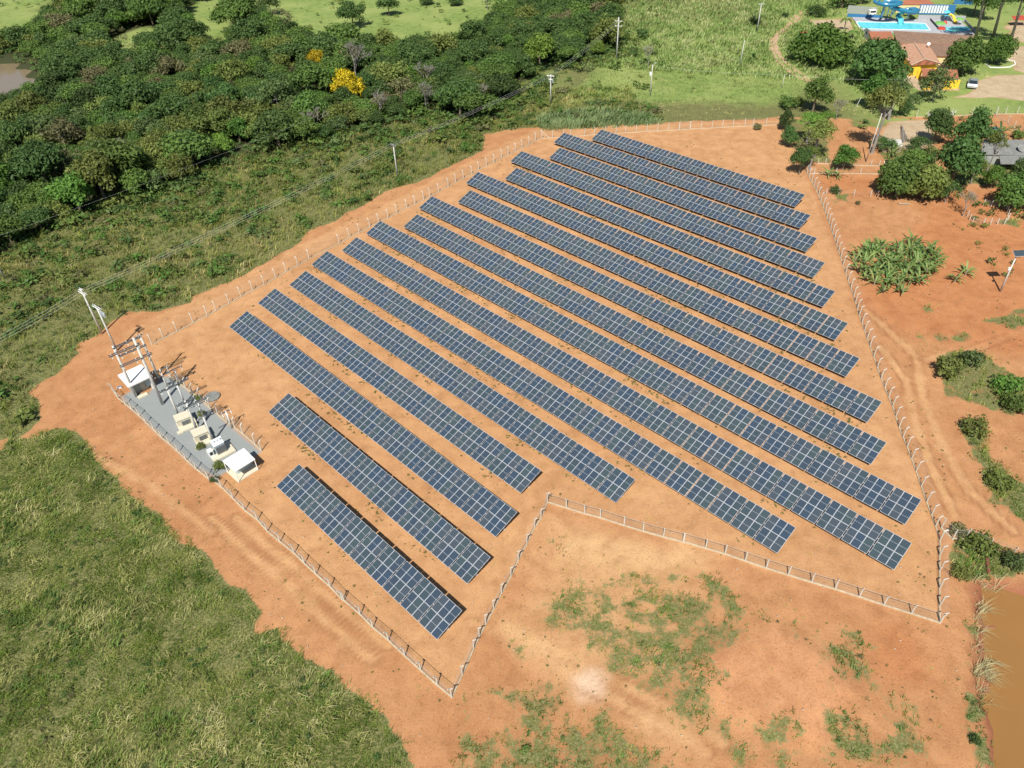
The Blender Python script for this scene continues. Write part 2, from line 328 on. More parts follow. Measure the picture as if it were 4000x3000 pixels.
RUTS = [W(q) for q in (P(r6, [(1230, 330), (1400, 480), (1550, 620), (1590, 900), (1700, 1150), (1880, 1450), (2150, 1700)]), P(r6, [(1330, 560), (1480, 760), (1530, 1000), (1640, 1300), (1780, 1600)]), P(r6, [(2400, 380), (1900, 580), (1600, 640)]), P(b2, [(860, 760), (1000, 820), (1400, 1060), (1800, 1270), (2300, 1560)]), P(b2, [(980, 720), (1420, 940), (1900, 1200), (2400, 1500)]), P(r4, [(420, 1150), (900, 1400), (1300, 1700)]), P(b1, [(1300, 120), (1800, 560), (2300, 1000)]), P(b1, [(1450, 110), (1900, 500), (2400, 900)]))]
PALE = [NOTCHP, P(b2, [(980, 640), (1200, 760), (1480, 980), (1700, 1090), (2000, 1270), (2300, 1480), (2300, 1640), (2000, 1470), (1700, 1290), (1350, 1060), (1000, 860)]), P(b2, [(1340, 240), (1500, 150), (1800, 220), (2212, 320), (2212, 560), (1900, 520), (1600, 450), (1400, 400)]), P(b3, [(0, 230), (300, 330), (300, 470), (0, 480)])]
WHITEPATCH = P(b2, [(1500, 1110), (1600, 1080), (1680, 1120), (1690, 1180), (1640, 1215), (1560, 1200)])
REDDER = [P(r6, [(1200, 260), (1250, 140), (1500, -100), (1700, -400), (2600, -400), (2600, 700), (1900, 560), (1500, 500)]), P(b3, [(1200, 880), (1480, 820), (1640, 1000), (1500, 1120), (1330, 1080)]), P(r3, [(900, 1080), (1330, 1080), (1330, 1200), (960, 1190)])]
MOUND = P(b3, [(430, 880), (700, 800), (1000, 960), (1180, 1200), (1060, 1300), (960, 1500), (560, 1480), (230, 1200), (140, 1020)])
ARRAY = [(480, 1300), (2100, 500), (3060, 470), (3140, 660), (3670, 2100), (3668, 2430), (2140, 1965), (1766, 2715), (700, 1760)]
LUSH = P(r3, [(-600, 620), (-300, 600), (0, 640), (700, 640), (1000, 500), (900, 300), (600, 160), (200, 120), (-250, 180), (-420, 420)])
BLUEG = P(r2, [(1280, 740), (1500, 690), (1760, 690), (2000, 760), (1750, 780), (1300, 800)])

def wp(q): return W(q)
PW = {k: wp(v) for k, v in dict(left=LEFTFIELD, forest=FOREST, c1=CLEAR1, c2=CLEAR2, c3=CLEAR3, pond=POND, pond2=POND2, gravel=GRAVEL, yardb=YARDB, white=WHITEPATCH, mound=MOUND, array=ARRAY, lush=LUSH, blueg=BLUEG).items()}
scrub_w = wp(SCRUBLINE)+[(420, 900), (420, 1500), (-900, 1500), (-900, 60)]
BROAD = [P(b2, [(1230, 640), (1440, 440), (1900, 470), (2330, 500), (2420, 800), (2330, 1050), (2500, 1350), (2650, 1640), (2200, 1450), (1700, 1050), (1450, 880)]), P(b2, [(760, 1230), (1100, 1120), (1400, 1130), (1720, 1350), (2250, 1720), (2200, 2200), (700, 2200)]), P(b3, [(480, 1330), (800, 1260), (1300, 960), (1560, 1100), (1680, 1700), (480, 1700)]), P(b3, [(820, 800), (1230, 820), (1480, 1220), (1250, 1330), (1000, 1080)])]
BR = [wp(q) for q in BROAD]
NG = [wp(q) for q in NOTCH_G]; RG = [wp(q) for q in RIGHT_G]; YD = [wp(q) for q in YARDS]; PL = [wp(q) for q in PALE]; RD = [wp(q) for q in REDDER]

def cover(x, y):
    """vegetation cover 0..1 at points; and the wilder 'which kind' fields"""
    wx = x+(fbm(x, y, 3.0)-.5)*2.2; wy = y+(fbm(x+50, y+90, 3.0)-.5)*2.2
    n = fbm(x, y, 2.0); nb = fbm(x+7, y-3, 9.0)
    v = sm(-.35, .35, sdf(wx, wy, PW['left']))
    v = np.maximum(v, sm(-.4, .5, sdf(wx, wy, scrub_w)))
    for q in NG: v = np.maximum(v, .60*sm(-2.4, 2.6, sdf(wx, wy, q)+(n-.5)*5))
    for q in BR: v = np.maximum(v, .62*sm(-2.5, 3.0, sdf(wx, wy, q)+(n-.5)*5)*sm(.30, .62, fbm(x+11, y-23, 3.2)))
    for q in RG: v = np.maximum(v, .74*sm(-.8, 1.0, sdf(wx, wy, q)+(n-.5)*2.5))
    return v

# ------------------------------------------------------------------ ground sheet
def axis(lo, hi, step, far, grow=1.22):
    a = list(np.arange(lo, hi+step/2, step)); s = step
    while a[-1] < far[1]: s *= grow; a.append(a[-1]+s)
    s = step
    while a[0] > far[0]: s *= grow; a.insert(0, a[0]-s)
    return np.array(a)
gx = axis(-130, 160, .48, (-3500, 3500)); gy = axis(24, 270, .48, (-600, 5000), 1.12)
X, Y = np.meshgrid(gx, gy, indexing='ij'); x = X.ravel(); y = Y.ravel()
near = (x > -400) & (x < 450) & (y > 0) & (y < 700)
veg = np.ones(len(x)); xn, yn = x[near], y[near]
veg[near] = cover(xn, yn)
def field(fn, default=0.0):
    o = np.full(len(x), default); o[near] = fn(xn, yn); return o
def mx(polys, a=-1., b=1.5, amp=2.): return lambda X_, Y_: np.max([sm(a, b, sdf(X_, Y_, q)+(fbm(X_, Y_, 4.)-.5)*amp*2) for q in polys], 0)
gravel = field(lambda a, b: sm(-.25, .25, sdf(a, b, PW['gravel'])))
yard = field(mx(YD+[PW['yardb']], -.8, .8, 1.)); trk = field(lambda a, b: np.max([sm(.95, .35, linedist(a, b, q)+(fbm(a, b, 2.)-.5)) for q in TRACK], 0))
veg = veg*(1-np.maximum(yard, trk*.95))*(1-gravel)
clearing = field(lambda a, b: np.maximum(np.maximum(sm(-2, 2, sdf(a, b, PW['c1'])), sm(-2, 2, sdf(a, b, PW['c2']))), sm(-2, 2, sdf(a, b, PW['c3']))))
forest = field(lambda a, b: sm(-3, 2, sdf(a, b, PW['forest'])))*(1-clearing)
lush = field(mx([PW['lush']], -4, 5, 4)); lush = np.maximum(lush, clearing)
farpast = field(lambda a, b: sm(215, 240, b)*(sm(30, 0, a)), 1.0)*(1-forest); lush = np.maximum(lush, farpast)
lush = np.maximum(lush, field(lambda a, b: sm(90, 110, a)*sm(180, 200, b)))
pale = np.maximum.reduce([field(mx(PL[1:], -2, 3, 2.))*.8, field(mx(PL[:1], -4, 4, 4.))*.45,  field(mx([PW['array']], -.5, .5, 0.6))*.30, field(lambda a, b: np.max([sm(1.1, .2, linedist(a, b, q)+(fbm(a, b, 2.)-.5)*1.2) for q in RUTS], 0))*.42]); white = field(mx([PW['white']], -1.2, 1.2, 1.5))
rut = field(lambda a, b: np.max([sm(.38, .10, np.abs(linedist(a+(fbm(a, b, 6.)-.5)*1.0, b+(fbm(a+9, b+4, 6.)-.5)*1.0, q)-.85)) for q in RUTS], 0)*sm(.35, .55, fbm(a, b, 7.)))
red = field(mx(RD, -3, 3, 3.)); mound = field(mx([PW['mound']], -2, 2, 2.))
dp = field(lambda a, b: np.maximum(sdf(a, b, PW['pond'])+(fbm(a, b, 1.6)-.5)*1.6+(fbm(a, b, 5.)-.5)*1.5, sdf(a, b, PW['pond2'])), -99.)
z = (fbm(x, y, 6.)-.5)*.12*sm(0, 1, 1-gravel)+(fbm(x+3, y+8, 1.4, 2)-.5)*.05
z = z*(1-.6*field(lambda a, b: sm(-1, 1, sdf(a, b, PW['array']))))
z += mound*(fbm(x, y, 7.)*.9)*.8
z -= sm(-1.6, 1.8, dp)*1.5+np.clip(dp, 0, 3)*.25
z = np.where(near, z, z*0)
far = np.hypot(x, y-200); z += sm(700, 3000, far)*18*(fbm(x, y, 500.)-.35)
nx_, ny_ = len(gx), len(gy); idx = np.arange(nx_*ny_).reshape(nx_, ny_)
Fc = np.stack([idx[:-1, :-1].ravel(), idx[1:, :-1].ravel(), idx[1:, 1:].ravel(), idx[:-1, 1:].ravel()], 1)
def gz(px, py):
    """ground height under a point"""
    i = np.clip(np.searchsorted(gx, px)-1, 0, nx_-2); j = np.clip(np.searchsorted(gy, py)-1, 0, ny_-2)
    Z = z.reshape(nx_, ny_); fx = (px-gx[i])/(gx[i+1]-gx[i]); fy = (py-gy[j])/(gy[j+1]-gy[j])
    return (Z[i, j]*(1-fx)+Z[i+1, j]*fx)*(1-fy)+(Z[i, j+1]*(1-fx)+Z[i+1, j+1]*fx)*fy
def at_field(arr, px, py):
    i = np.clip(np.searchsorted(gx, px)-1, 0, nx_-2); j = np.clip(np.searchsorted(gy, py)-1, 0, ny_-2)
    return arr.reshape(nx_, ny_)[i, j]

t = NT('ground'); tc = t.n('TexCoord').outputs['Object']
nA = t.noise(.06, 5, .6, tc); nB = t.noise(.45, 6, .65, tc); nC = t.noise(3.5, 5, .7, tc); nD = t.noise(14, 3, .7, tc); nE = t.noise(.18, 4, .6, tc, 1.2)
soil = t.mix(t.ramp(nA, [(.35, 0), (.65, 1)]), (.41, .195, .086, 1), (.455, .232, .105, 1))
soil = t.mix(t.attr('pale'), soil, (.58, .36, .175, 1))
soil = t.mix(t.math('MULTIPLY', t.attr('red'), .65), soil, (.42, .165, .065, 1))
soil = t.mix(t.math('MULTIPLY', t.attr('mound'), .7), soil, (.53, .26, .125, 1))
soil = t.mix(t.attr('yard'), soil, (.44, .34, .22, 1))
soil = t.mix(t.math('MULTIPLY', t.attr('white'), .8), soil, (.68, .50, .36, 1))
soil = t.mix(1.0, soil, t.ramp(nB, [(.25, (.80, .76, .72, 1)), (.5, (1, 1, 1, 1)), (.75, (1.12, 1.13, 1.12, 1))]), 'MULTIPLY')
soil = t.mix(1.0, soil, t.ramp(nE, [(.3, (.88, .84, .80, 1)), (.55, (1, 1, 1, 1)), (.75, (1.08, 1.09, 1.1, 1))]), 'MULTIPLY')
soil = t.mix(1.0, soil, t.ramp(nC, [(.27, (.58, .54, .48, 1)), (.43, (.96, .96, .96, 1)), (.68, (1.06, 1.06, 1.06, 1)), (.76, (1.35, 1.38, 1.42, 1))]), 'MULTIPLY')
nF = t.noise(1.3, 6, .75, tc, .6); soil = t.mix(1.0, soil, t.ramp(nF, [(.30, (.70, .66, .60, 1)), (.42, (1, 1, 1, 1)), (.62, (1, 1, 1, 1)), (.74, (1.14, 1.16, 1.2, 1))]), 'MULTIPLY')
soil = t.mix(1.0, soil, t.ramp(nD, [(.3, (.72, .70, .66, 1)), (.48, (1, 1, 1, 1)), (.72, (1.12, 1.12, 1.12, 1))]), 'MULTIPLY')
grav = t.mix(t.ramp(t.noise(9, 5, .8, tc), [(.3, 0), (.7, 1)]), (.17, .185, .18, 1), (.33, .345, .33, 1))
soil = t.mix(t.attr('gravel'), soil, grav)
soil = t.mix(t.math('MULTIPLY', t.attr('rut'), .55), soil, (.25, .105, .045, 1)); wet = t.attr('wet'); soil = t.mix(wet, soil, (.24, .085, .045, 1))
gr = t.mix(t.ramp(nB, [(.3, 0), (.7, 1)]), (.050, .066, .018, 1), (.140, .150, .045, 1))
gr = t.mix(t.ramp(nC, [(.46, 0), (.68, 1)]), gr, (.30, .26, .12, 1))
lu = t.mix(t.ramp(nB, [(.3, 0), (.7, 1)]), (.10, .165, .035, 1), (.235, .30, .08, 1))
lu = t.mix(t.ramp(nA, [(.42, 0), (.62, 1)]), lu, (.24, .29, .085, 1))
lu = t.mix(t.math('MULTIPLY', t.ramp(nC, [(.5, 0), (.75, 1)]), .5), lu, (.30, .26, .12, 1))
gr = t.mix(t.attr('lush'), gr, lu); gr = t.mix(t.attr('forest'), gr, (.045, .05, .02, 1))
fac = t.ramp(t.math('ADD', t.attr('veg'), t.math('ADD', t.math('MULTIPLY', t.math('SUBTRACT', nC, .5), 1.3), t.math('MULTIPLY', t.math('SUBTRACT', nB, .5), 1.7))), [(.42, 0), (.64, 1)])
t.col(t.mix(fac, soil, gr)); t.set(.95, 0, .15); t.bump(t.math('ADD', nC, t.math('MULTIPLY', nD, .35)), .55, .12)
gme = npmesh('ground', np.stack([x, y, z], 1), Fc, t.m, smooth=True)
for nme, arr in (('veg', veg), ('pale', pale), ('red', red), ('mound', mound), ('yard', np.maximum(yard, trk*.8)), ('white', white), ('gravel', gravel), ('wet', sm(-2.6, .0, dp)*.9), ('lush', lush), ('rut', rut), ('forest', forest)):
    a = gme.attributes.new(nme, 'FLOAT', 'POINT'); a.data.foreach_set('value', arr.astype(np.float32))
tag(link('ground', gme), kind='structure')
# water
def water(name, poly, zz, c, rough=.06):
    t = NT(name); g = t.n('TexCoord').outputs['Object']
    t.col(t.mix(t.ramp(t.noise(.08, 3, .5, g), [(.3, 0), (.7, 1)]), c, tuple(v*1.12 for v in c[:3])+(1,))); t.set(rough, 0, .5); t.bump(t.noise(3, 3, .5, g), .05, .02)
    mb = MB(); mb.add([(p[0], p[1], zz) for p in poly], [tuple(range(len(poly)))], t.m)
    return tag(mb.build(name), kind='structure')
def bbox(p, m=4): a = np.array(p); lo = a.min(0)-m; hi = a.max(0)+m; return [(lo[0], lo[1]), (hi[0], lo[1]), (hi[0], hi[1]), (lo[0], hi[1])]
water('pond_water', bbox(PW['pond'], 3), -.62, (.25, .125, .038, 1))
water('river_water', bbox(PW['pond2'], 2), -.62, (.20, .15, .09, 1), .1)

# ------------------------------------------------------------------ solar rows
TH = -0.8102459; A_, B_, CP = 4.1651733, 1.4078818, 1.1781770
E1 = Vector((math.cos(TH), math.sin(TH), 0)); N1 = Vector((-E1.y, E1.x, 0))
TILT = math.atan2(B_, A_); WID = math.hypot(A_, B_)
ROWS = [(23.85, 193.3, 50), (13.75, 192.25, 60), (11.88, 182.56, 60), (2.01, 181.52, 70), (0.42, 171.56, 70), (-9.03, 170.12, 80), (-10.77, 160.34, 80), (-19.61, 158.12, 90), (-22.44, 149.51, 90), (-30.4, 147.16, 100), (-34.7, 140.25, 100), (-40.15, 134.95, 90), (-43.21, 127.43, 70), (-48.06, 121.39, 60), (-51.67, 113.95, 60), (-39.07, 89.73, 40), (-34.36, 73.64, 30)]
ZF = .80; GAP = .15
MW, ML = CP-.055, (WID-.03)/2
t = NT('solar_cells'); tc = t.n('TexCoord').outputs['Object']; sx = t.n('SeparateXYZ'); t.l(tc, sx.inputs[0]); oi = t.n('ObjectInfo').outputs['Random']
def line(o, period, wdt):
    return t.math('LESS_THAN', t.math('ABSOLUTE', t.math('SUBTRACT', t.math('FRACT', t.math('DIVIDE', o, period)), .5)), wdt)
cb = t.ramp(oi, [(0, (.028, .046, .070, 1)), (.22, (.034, .054, .064, 1)), (.45, (.046, .060, .074, 1)), (.66, (.026, .048, .078, 1)), (.84, (.040, .064, .068, 1))], 'CONSTANT')
nz = t.noise(.7, 3, .6, tc); cb = t.mix(t.math('MULTIPLY', nz, .35), cb, (.055, .066, .075, 1))
fine = line(sx.outputs[0], (MW-.06)/6, .07); cb = t.mix(t.math('MULTIPLY', fine, .55), cb, (.15, .18, .20, 1))
t.col(cb); t.set(.16, 0, .5); t.b.inputs['Coat Weight'].default_value = .3; t.b.inputs['Coat Roughness'].default_value = .05
M['cells'] = t.m
def module_mesh():
    mb = MB(); w_, l_ = MW-.02, ML-.01; fr = .035
    for s in (-1, 1):
        mb.box((s*(w_/2-fr/2), 0, 0), (fr, l_, .04), M['alu']); mb.box((0, s*(l_/2-fr/2), 0), (w_-2*fr, fr, .04), M['alu'])
    mb.box((0, 0, -.002), (w_-2*fr, l_-2*fr, .03), M['cells'])
    mb.box((0, 0, .0145), (w_-2*fr, .024, .006), M['alu'])
    return mb.mesh('solar_panel')
mod_me = module_mesh()
def rafter_mesh(nc):
    mb = MB(); half = nc*MW/2
    for xx in (-half*.62, half*.62):
        mb.box((xx, 0, -.17), (.06, WID*.9, .10), M['galv'])
    return mb.mesh('table_frame')
def leg_mesh():
    mb = MB(); zt = ZF+B_/2-.22; 
    mb.box((0, 0, zt/2-.1), (.12, .12, zt+.2), M['galv']); mb.box((0, 0, .06), (.4, .4, .16), M['concrete'])
    for s in (-1, 1):
        mb.bar((0, 0, zt*.45), (0, s*1.15, zt+s*1.15*math.tan(TILT)-.04), .06, .06, M['galv'], (1, 0, 0))
    return mb.mesh('leg')
fr_me = {3: rafter_mesh(3), 4: rafter_mesh(4)}; leg_me = leg_mesh()
ords = ['first', 'second', 'third', 'fourth', 'fifth', 'sixth', 'seventh', 'eighth', 'ninth', 'tenth', 'eleventh', 'twelfth', 'thirteenth', 'fourteenth', 'fifteenth']
for ri, (x0, y0, nc) in enumerate(ROWS):
    if ri == 16: lab = 'shortest row of dark blue solar panels, nearest the sharp lower corner of the fence'
    elif ri == 15: lab = 'row of dark blue solar panels just behind the shortest row, beside the white roofed shelter'
    elif ri == 0: lab = 'farthest row of dark blue solar panels, along the fence by the green meadow'
    else: lab = ords[ri]+' row of dark blue solar panels counting from the farthest row by the meadow'
    row = empty('solar_panel_row', (x0, y0, 0), TH, lab, 'solar array', 'parallel rows of tilted solar panels inside the fence')
    n4 = nc % 3; nt_ = (nc-4*n4)//3+n4; lay = [3]*nt_
    for k in range(n4): lay[int(nt_*(k+1)/(n4+1.0))] = 4
    mp = (nc*CP-nt_*GAP)/nc; xx = 0
    length = nc*CP-GAP
    slope = Matrix.Rotation(TILT, 4, 'X')
    for k, s_ in enumerate((.13, .38, .62, .87)):      # purlins running the whole row
        mb = MB(); yy = s_*A_; zz = ZF+s_*B_-.075
        mb.box((length/2, yy, zz), (length, .05, .09), M['alu'])
        mb.build('purlin', row)
    for ti, c in enumerate(lay):
        wdt = c*mp; cx = xx+wdt/2
        jit = random.uniform(-.012, .012)
        tb = link('panel_table', fr_me[c], row, (cx, A_/2, ZF+B_/2)); tb.rotation_euler = (TILT+jit, 0, 0)
        for i in range(c):
            for j in (-1, 1):
                m_ = link('solar_panel', mod_me, tb, ((i-(c-1)/2)*mp, j*(ML/2+.008), random.uniform(-.004, .004)))
                m_.rotation_euler = (random.gauss(0, .009), random.gauss(0, .009), 0)
        for sx_ in (-.62, .62):
            if ri < 3 and ti % 2: continue
            link('leg', leg_me, row, (cx+sx_*c*MW/2, A_/2, 0))
        xx += wdt+GAP

# ------------------------------------------------------------------ fences
def post_mesh(bend=True, h=1.9):
    mb = MB(); m = M['concrete']
    mb.tube([(0, 0, -.2), (0, 0, h)], [.09, .08], m, 6)
    if bend: mb.tube([(0, 0, h-.02), (.36, 0, h+.36)], [.08, .065], m, 6)
    return mb.mesh('post')
post_b = post_mesh(); post_s = post_mesh(False, 2.15); post_t = post_mesh(False, 1.5)
def fence(px, label, bend=0, mesh=True, kerb=True, step=None, h=1.9, ext=None, name='perimeter_fence', posts=None, pm=None, braces=()):
    pts = [G(*p) for p in px]; c0 = pts[0].copy(); root = empty(name, (c0.x, c0.y, 0), 0, label, 'fence', 'fences round the solar field' if name == 'perimeter_fence' else None)
    if step:                                            # posts at even spacing along the line
        q = [pts[0]]
        for a, b in zip(pts[:-1], pts[1:]):
            n = max(1, round((b-a).length/step))
            for k in range(1, n+1): q.append(a.lerp(b, k/n))
        pts = q
    loc = [p-c0 for p in pts]
    for i, p in enumerate(loc):
        d = (loc[min(i+1, len(loc)-1)]-loc[max(i-1, 0)]).normalized(); nrm = Vector((d.y, -d.x, 0))*(bend or 1)
        o = link('post', pm or (post_b if bend else post_s), root, (p.x, p.y, gz(pts[i].x, pts[i].y)), math.atan2(nrm.y, nrm.x)+random.uniform(-.06, .06))
        o.rotation_euler = (random.uniform(-.025, .025), random.uniform(-.025, .025), o.rotation_euler.z)
    if kerb:
        mb = MB()
        for a, b in zip(loc[:-1], loc[1:]):
            d = (b-a).normalized(); mb.bar((a.x, a.y, .06), (b.x, b.y, .06), .17, .2, M['kerb'])
        mb.build('kerb', root)
    if mesh:
        mb = MB(); S_ = .30; hw = h-.15
        for a, b in zip(loc[:-1], loc[1:]):
            L_ = (b-a).length; d = (b-a)/L_; n = int(L_/S_)
            for k in range(-int(hw/S_), n+1):
                for s in (0, 1):
                    u0 = k*S_; u1 = u0+hw; z0, z1 = .12, .12+hw
                    if u0 < 0: z0 -= u0; u0 = 0
                    if u1 > L_: z1 -= (u1-L_); u1 = L_
                    if u1-u0 < .05: continue
                    if s: u0, u1 = L_-u0, L_-u1
                    p = a+d*u0; q = a+d*u1; p = Vector((p.x, p.y, z0)); q = Vector((q.x, q.y, z1)); o = Vector((0, 0, .006))
                    mb.add([p-o, q-o, q+o, p+o], [(0, 1, 2, 3)], M['wire'])
        mb.build('wire_mesh', root)
    mb = MB()
    zs = ([(0, h-.05), (0, h-.5), (0, .5), (.12, h+.12), (.24, h+.24), (.35, h+.35)] if bend else [(0, .5), (0, 1.0), (0, 1.5), (0, h)]) if h > 1.6 else [(0, .4), (0, .8), (0, 1.2)]
    for off, zz in zs:
        for i, (a, b) in enumerate(zip(loc[:-1], loc[1:])):
            d = (b-a).normalized(); nrm = Vector((d.y, -d.x, 0))*(bend or 1)*off
            mb.bar((a.x+nrm.x, a.y+nrm.y, zz), (b.x+nrm.x, b.y+nrm.y, zz), .010, .010, M['wire'])
    mb.build('strand_wires', root)
    for i, j in braces:
        mb = MB(); a = loc[i]; b = loc[j]; q = a.lerp(b, .75)
        mb.tube([(a.x, a.y, h-.25), (q.x, q.y, .05)], .065, M['concrete'], 6); mb.build('brace', root)
    return root
FA = P(r4, [(940, 548), (1010, 510), (1095, 468), (1193, 415), (1280, 370), (1335, 340), (1415, 295), (1488, 252), (1560, 215), (1632, 178), (1702, 138), (1767, 100), (1838, 62), (1908, 20)])+P(r2, [(40, 1505), (103, 1468), (163, 1438), (228, 1403), (283, 1375), (340, 1348), (395, 1318), (455, 1285), (508, 1262), (560, 1235), (598, 1215), (653, 1187), (713, 1152), (758, 1127), (806, 1103), (858, 1077), (900, 1050), (948, 1027), (994, 1003), (1042, 975), (1083, 957), (1127, 935), (1168, 915), (1211, 893), (1251, 870), (1291, 855)])
fence(FA, 'long fence of bent white concrete posts between the panels and the scrubland', bend=-1)
FB = P(r2, [(1291, 855), (1356, 852), (1424, 849), (1467, 846), (1555, 838), (1616, 833), (1683, 828), (1748, 825), (1807, 821), (1873, 818), (1938, 813), (2004, 809), (2070, 806), (2137, 803), (2203, 799)])+P(r3, [(85, 800), (152, 797), (218, 795), (285, 792), (350, 788), (415, 783), (487, 780), (540, 778), (618, 775), (700, 770)])
fence(FB, 'fence of straight white posts along the edge of the green meadow', bend=0, mesh=False, h=2.1, braces=((0, 1),))
FC = P(r3, [(872, 1068), (930, 1178), (985, 1310), (1030, 1440), (1080, 1590)])+P(r6, [(1110, 110), (1160, 250), (1195, 370), (1262, 560), (1330, 760), (1400, 930), (1440, 1060), (1490, 1180), (1545, 1330), (1610, 1520), (1640, 1600)])+P(b3, [(1665, 170), (1692, 255)])
fence(FC, 'right hand fence of bent posts between the panels and the banana clump', bend=-1, step=2.55)
fence(P(b3, [(1692, 255), (1690, 350), (1690, 445), (1690, 553), (1690, 660), (1692, 765)]), 'short fence run with strong bent posts beside the brown pond', bend=-1)
fence(P(b3, [(1692, 765), (1515, 708), (1345, 655), (1195, 605), (1045, 557), (900, 515), (755, 470), (620, 428), (490, 383), (365, 340), (245, 305), (108, 265)])+P(b2, [(2165, 268), (2040, 235), (1915, 200), (1797, 165), (1650, 117), (1555, 92), (1442, 57), (1325, 20)]), 'fence with pale kerb across the bottom, above the bare mound', bend=-1)
fence(P(b2, [(1325, 20), (1285, 118), (1245, 180), (1198, 275), (1145, 378), (1100, 478), (1042, 583), (995, 680), (945, 772), (905, 850), (870, 925), (800, 1085), (735, 1225)]), 'diagonal fence running down to the sharp lower corner', bend=-1)
FF = P(b2, [(735, 1225), (645, 1150), (545, 1060), (445, 970), (345, 875), (248, 795), (170, 715), (70, 628)])+P(b1, [(2115, 625), (2040, 545), (1950, 465), (1880, 400), (1815, 335), (1728, 265), (1650, 200), (1590, 130), (1510, 70)])+P(r4, [(1440, 1500), (1370, 1430), (1280, 1360)])
fence(FF, 'lower left fence of bent posts along the wide dirt road', bend=-1)
fence(P(c5, [(1320, 1500), (1160, 1370), (1040, 1260), (940, 1160), (830, 1060), (740, 990), (640, 890), (545, 800), (460, 715), (370, 640), (290, 570), (200, 500), (150, 430)]), 'fence along the left edge of the grey gravel yard', bend=-1)
fence(P(c5, [(1965, 1145), (1885, 1065), (1740, 940), (1640, 860), (1555, 805), (1430, 700), (1330, 620), (1210, 500), (1120, 440), (1030, 370), (940, 310), (840, 225)]), 'fence along the right edge of the grey gravel yard, next to the panels', bend=1)
fence(P(r3, [(890, 1072), (915, 1072), (1050, 1073), (1200, 1073), (1330, 1076)]), 'low fence round the small garden plot below the bright green tree', bend=0, mesh=False, h=1.5, name='garden_fence', pm=post_t)
fence(P(c7, [(430, 640), (495, 643), (560, 645), (700, 655), (885, 660), (960, 662)]), 'back fence of the garden plot behind the bright green tree', bend=0, mesh=False, h=1.5, name='garden_fence', pm=post_t)
fence(P(c7, [(440, 895), (500, 905), (610, 905), (740, 918), (885, 920), (945, 925)]), 'low wire fence across the bare plot right of the panels', bend=0, mesh=False, kerb=False, h=1.5, name='wire_fence', pm=post_t)
fence(P(c7, [(1280, 238), (1380, 236), (1480, 234), (1580, 232), (1760, 220), (1850, 216), (1970, 214), (2050, 212), (2150, 210), (2400, 208)]), 'fence with leaning posts below the green lawn by the silver car', bend=0, mesh=False, h=1.9, name='boundary_fence')
fence(P(c7, [(1970, 225), (2070, 290), (2120, 340), (2230, 400)]), 'short fence with kerb beside the big leaved shrub, right side', bend=0, mesh=True, h=1.7, name='boundary_fence')
fence(P(r6, [(1700, 1680), (1770, 1750), (1850, 1745)])+P(b3, [(1985, 305), (2130, 355), (2260, 390)]), 'fence leaving the array corner above the brown pond', bend=1, mesh=True, h=1.9, name='pond_fence')
fence(P(c7, [(1720, 1100), (1760, 1160), (1860, 1165), (2040, 1165), (2075, 1120), (2060, 1030), (1860, 1000)]), 'old wooden stockade of stakes under the sparse tree', bend=0, mesh=True, kerb=False, h=1.5, name='stockade', pm=post_t, step=1.6)

# ------------------------------------------------------------------ poles and wires
def insul(mb, p): mb.tube([p, p+Vector((0, 0, .28))], [.05, .03], M['porcelain'], 6)
def pole(px, h, label, arms=(), ang=0.0, r=.16, name='utility_pole', extra=None, group='concrete poles of the power line', lean=(0, 0)):
    p = G(*px); root = empty(name, (p.x, p.y, 0), ang, label, 'power pole', group); root.rotation_euler = (lean[0], lean[1], ang)
    mb = MB(); mb.tube([(0, 0, -.3), (0, 0, h)], [r*1.25, r*.75], M['pole'], 10); mb.build('post', root, smooth=True)
    for hz, ln, mt in arms:
        mb = MB(); mb.box((0, r, hz), (ln, .10, .12), mt); mb.box((0, -r, hz), (ln, .10, .12), mt)
        for k in (-.9, -.1, .9): mb.box((k*ln/2, 0, hz+.09), (.08, .3, .05), M['galv'])
        a = mb.build('crossarm', root)
        for k in (-.88, 0.12, .88):
            mb = MB(); insul(mb, Vector((k*ln/2, 0, hz+.1))); mb.build('insulator', a)
    if extra: extra(root, h)
    return root
def canister(root, h):
    mb = MB()
    for i, xx in enumerate((-.5, 0, .5)):
        mb.tube([(xx, -.45, h-2.3), (xx, -.45, h-1.5)], .17, M['tx_grey'], 8); mb.tube([(xx, -.45, h-1.5), (xx, -.45, h-1.2)], .05, M['porcelain'], 6)
    mb.box((0, -.3, h-1.9), (1.3, .1, .1), M['galv']); mb.build('recloser', root)
WA = math.atan2((G(1553, 690)-G(399, 1304)).y, (G(1553, 690)-G(399, 1304)).x)
pA = pole((399, 1304), 9.8, 'white pole with two crossarms in the scrub left of the gravel yard', [(9.0, 2.4, M['whitewash']), (9.7, .9, M['whitewash'])], WA+math.pi/2)
pB = pole((457, 1370), 9.6, 'pale pole with a switch canister just outside the gravel yard', [(9.4, 2.4, M['whitewash'])], WA+math.pi/2, extra=canister)
pC = pole((1553, 690), 8.2, 'bare weathered pole standing in the scrub above the long fence', [(8.0, 1.6, M['arm'])], WA+math.pi/2, r=.15)
pD = pole((2151, 405), 8.4, 'white topped pole at the edge of the wood, left of the meadow', [(8.0, 2.2, M['whitewash']), (7.0, 1.0, M['whitewash'])], WA+math.pi/2+.3, extra=canister)
pE = pole((2408, 237), 13.5, 'tallest grey pole with two crossarms beside the wood', [(12.3, 2.4, M['pole']), (10.8, 2.4, M['pole'])], WA+math.pi/2+.3, r=.2)
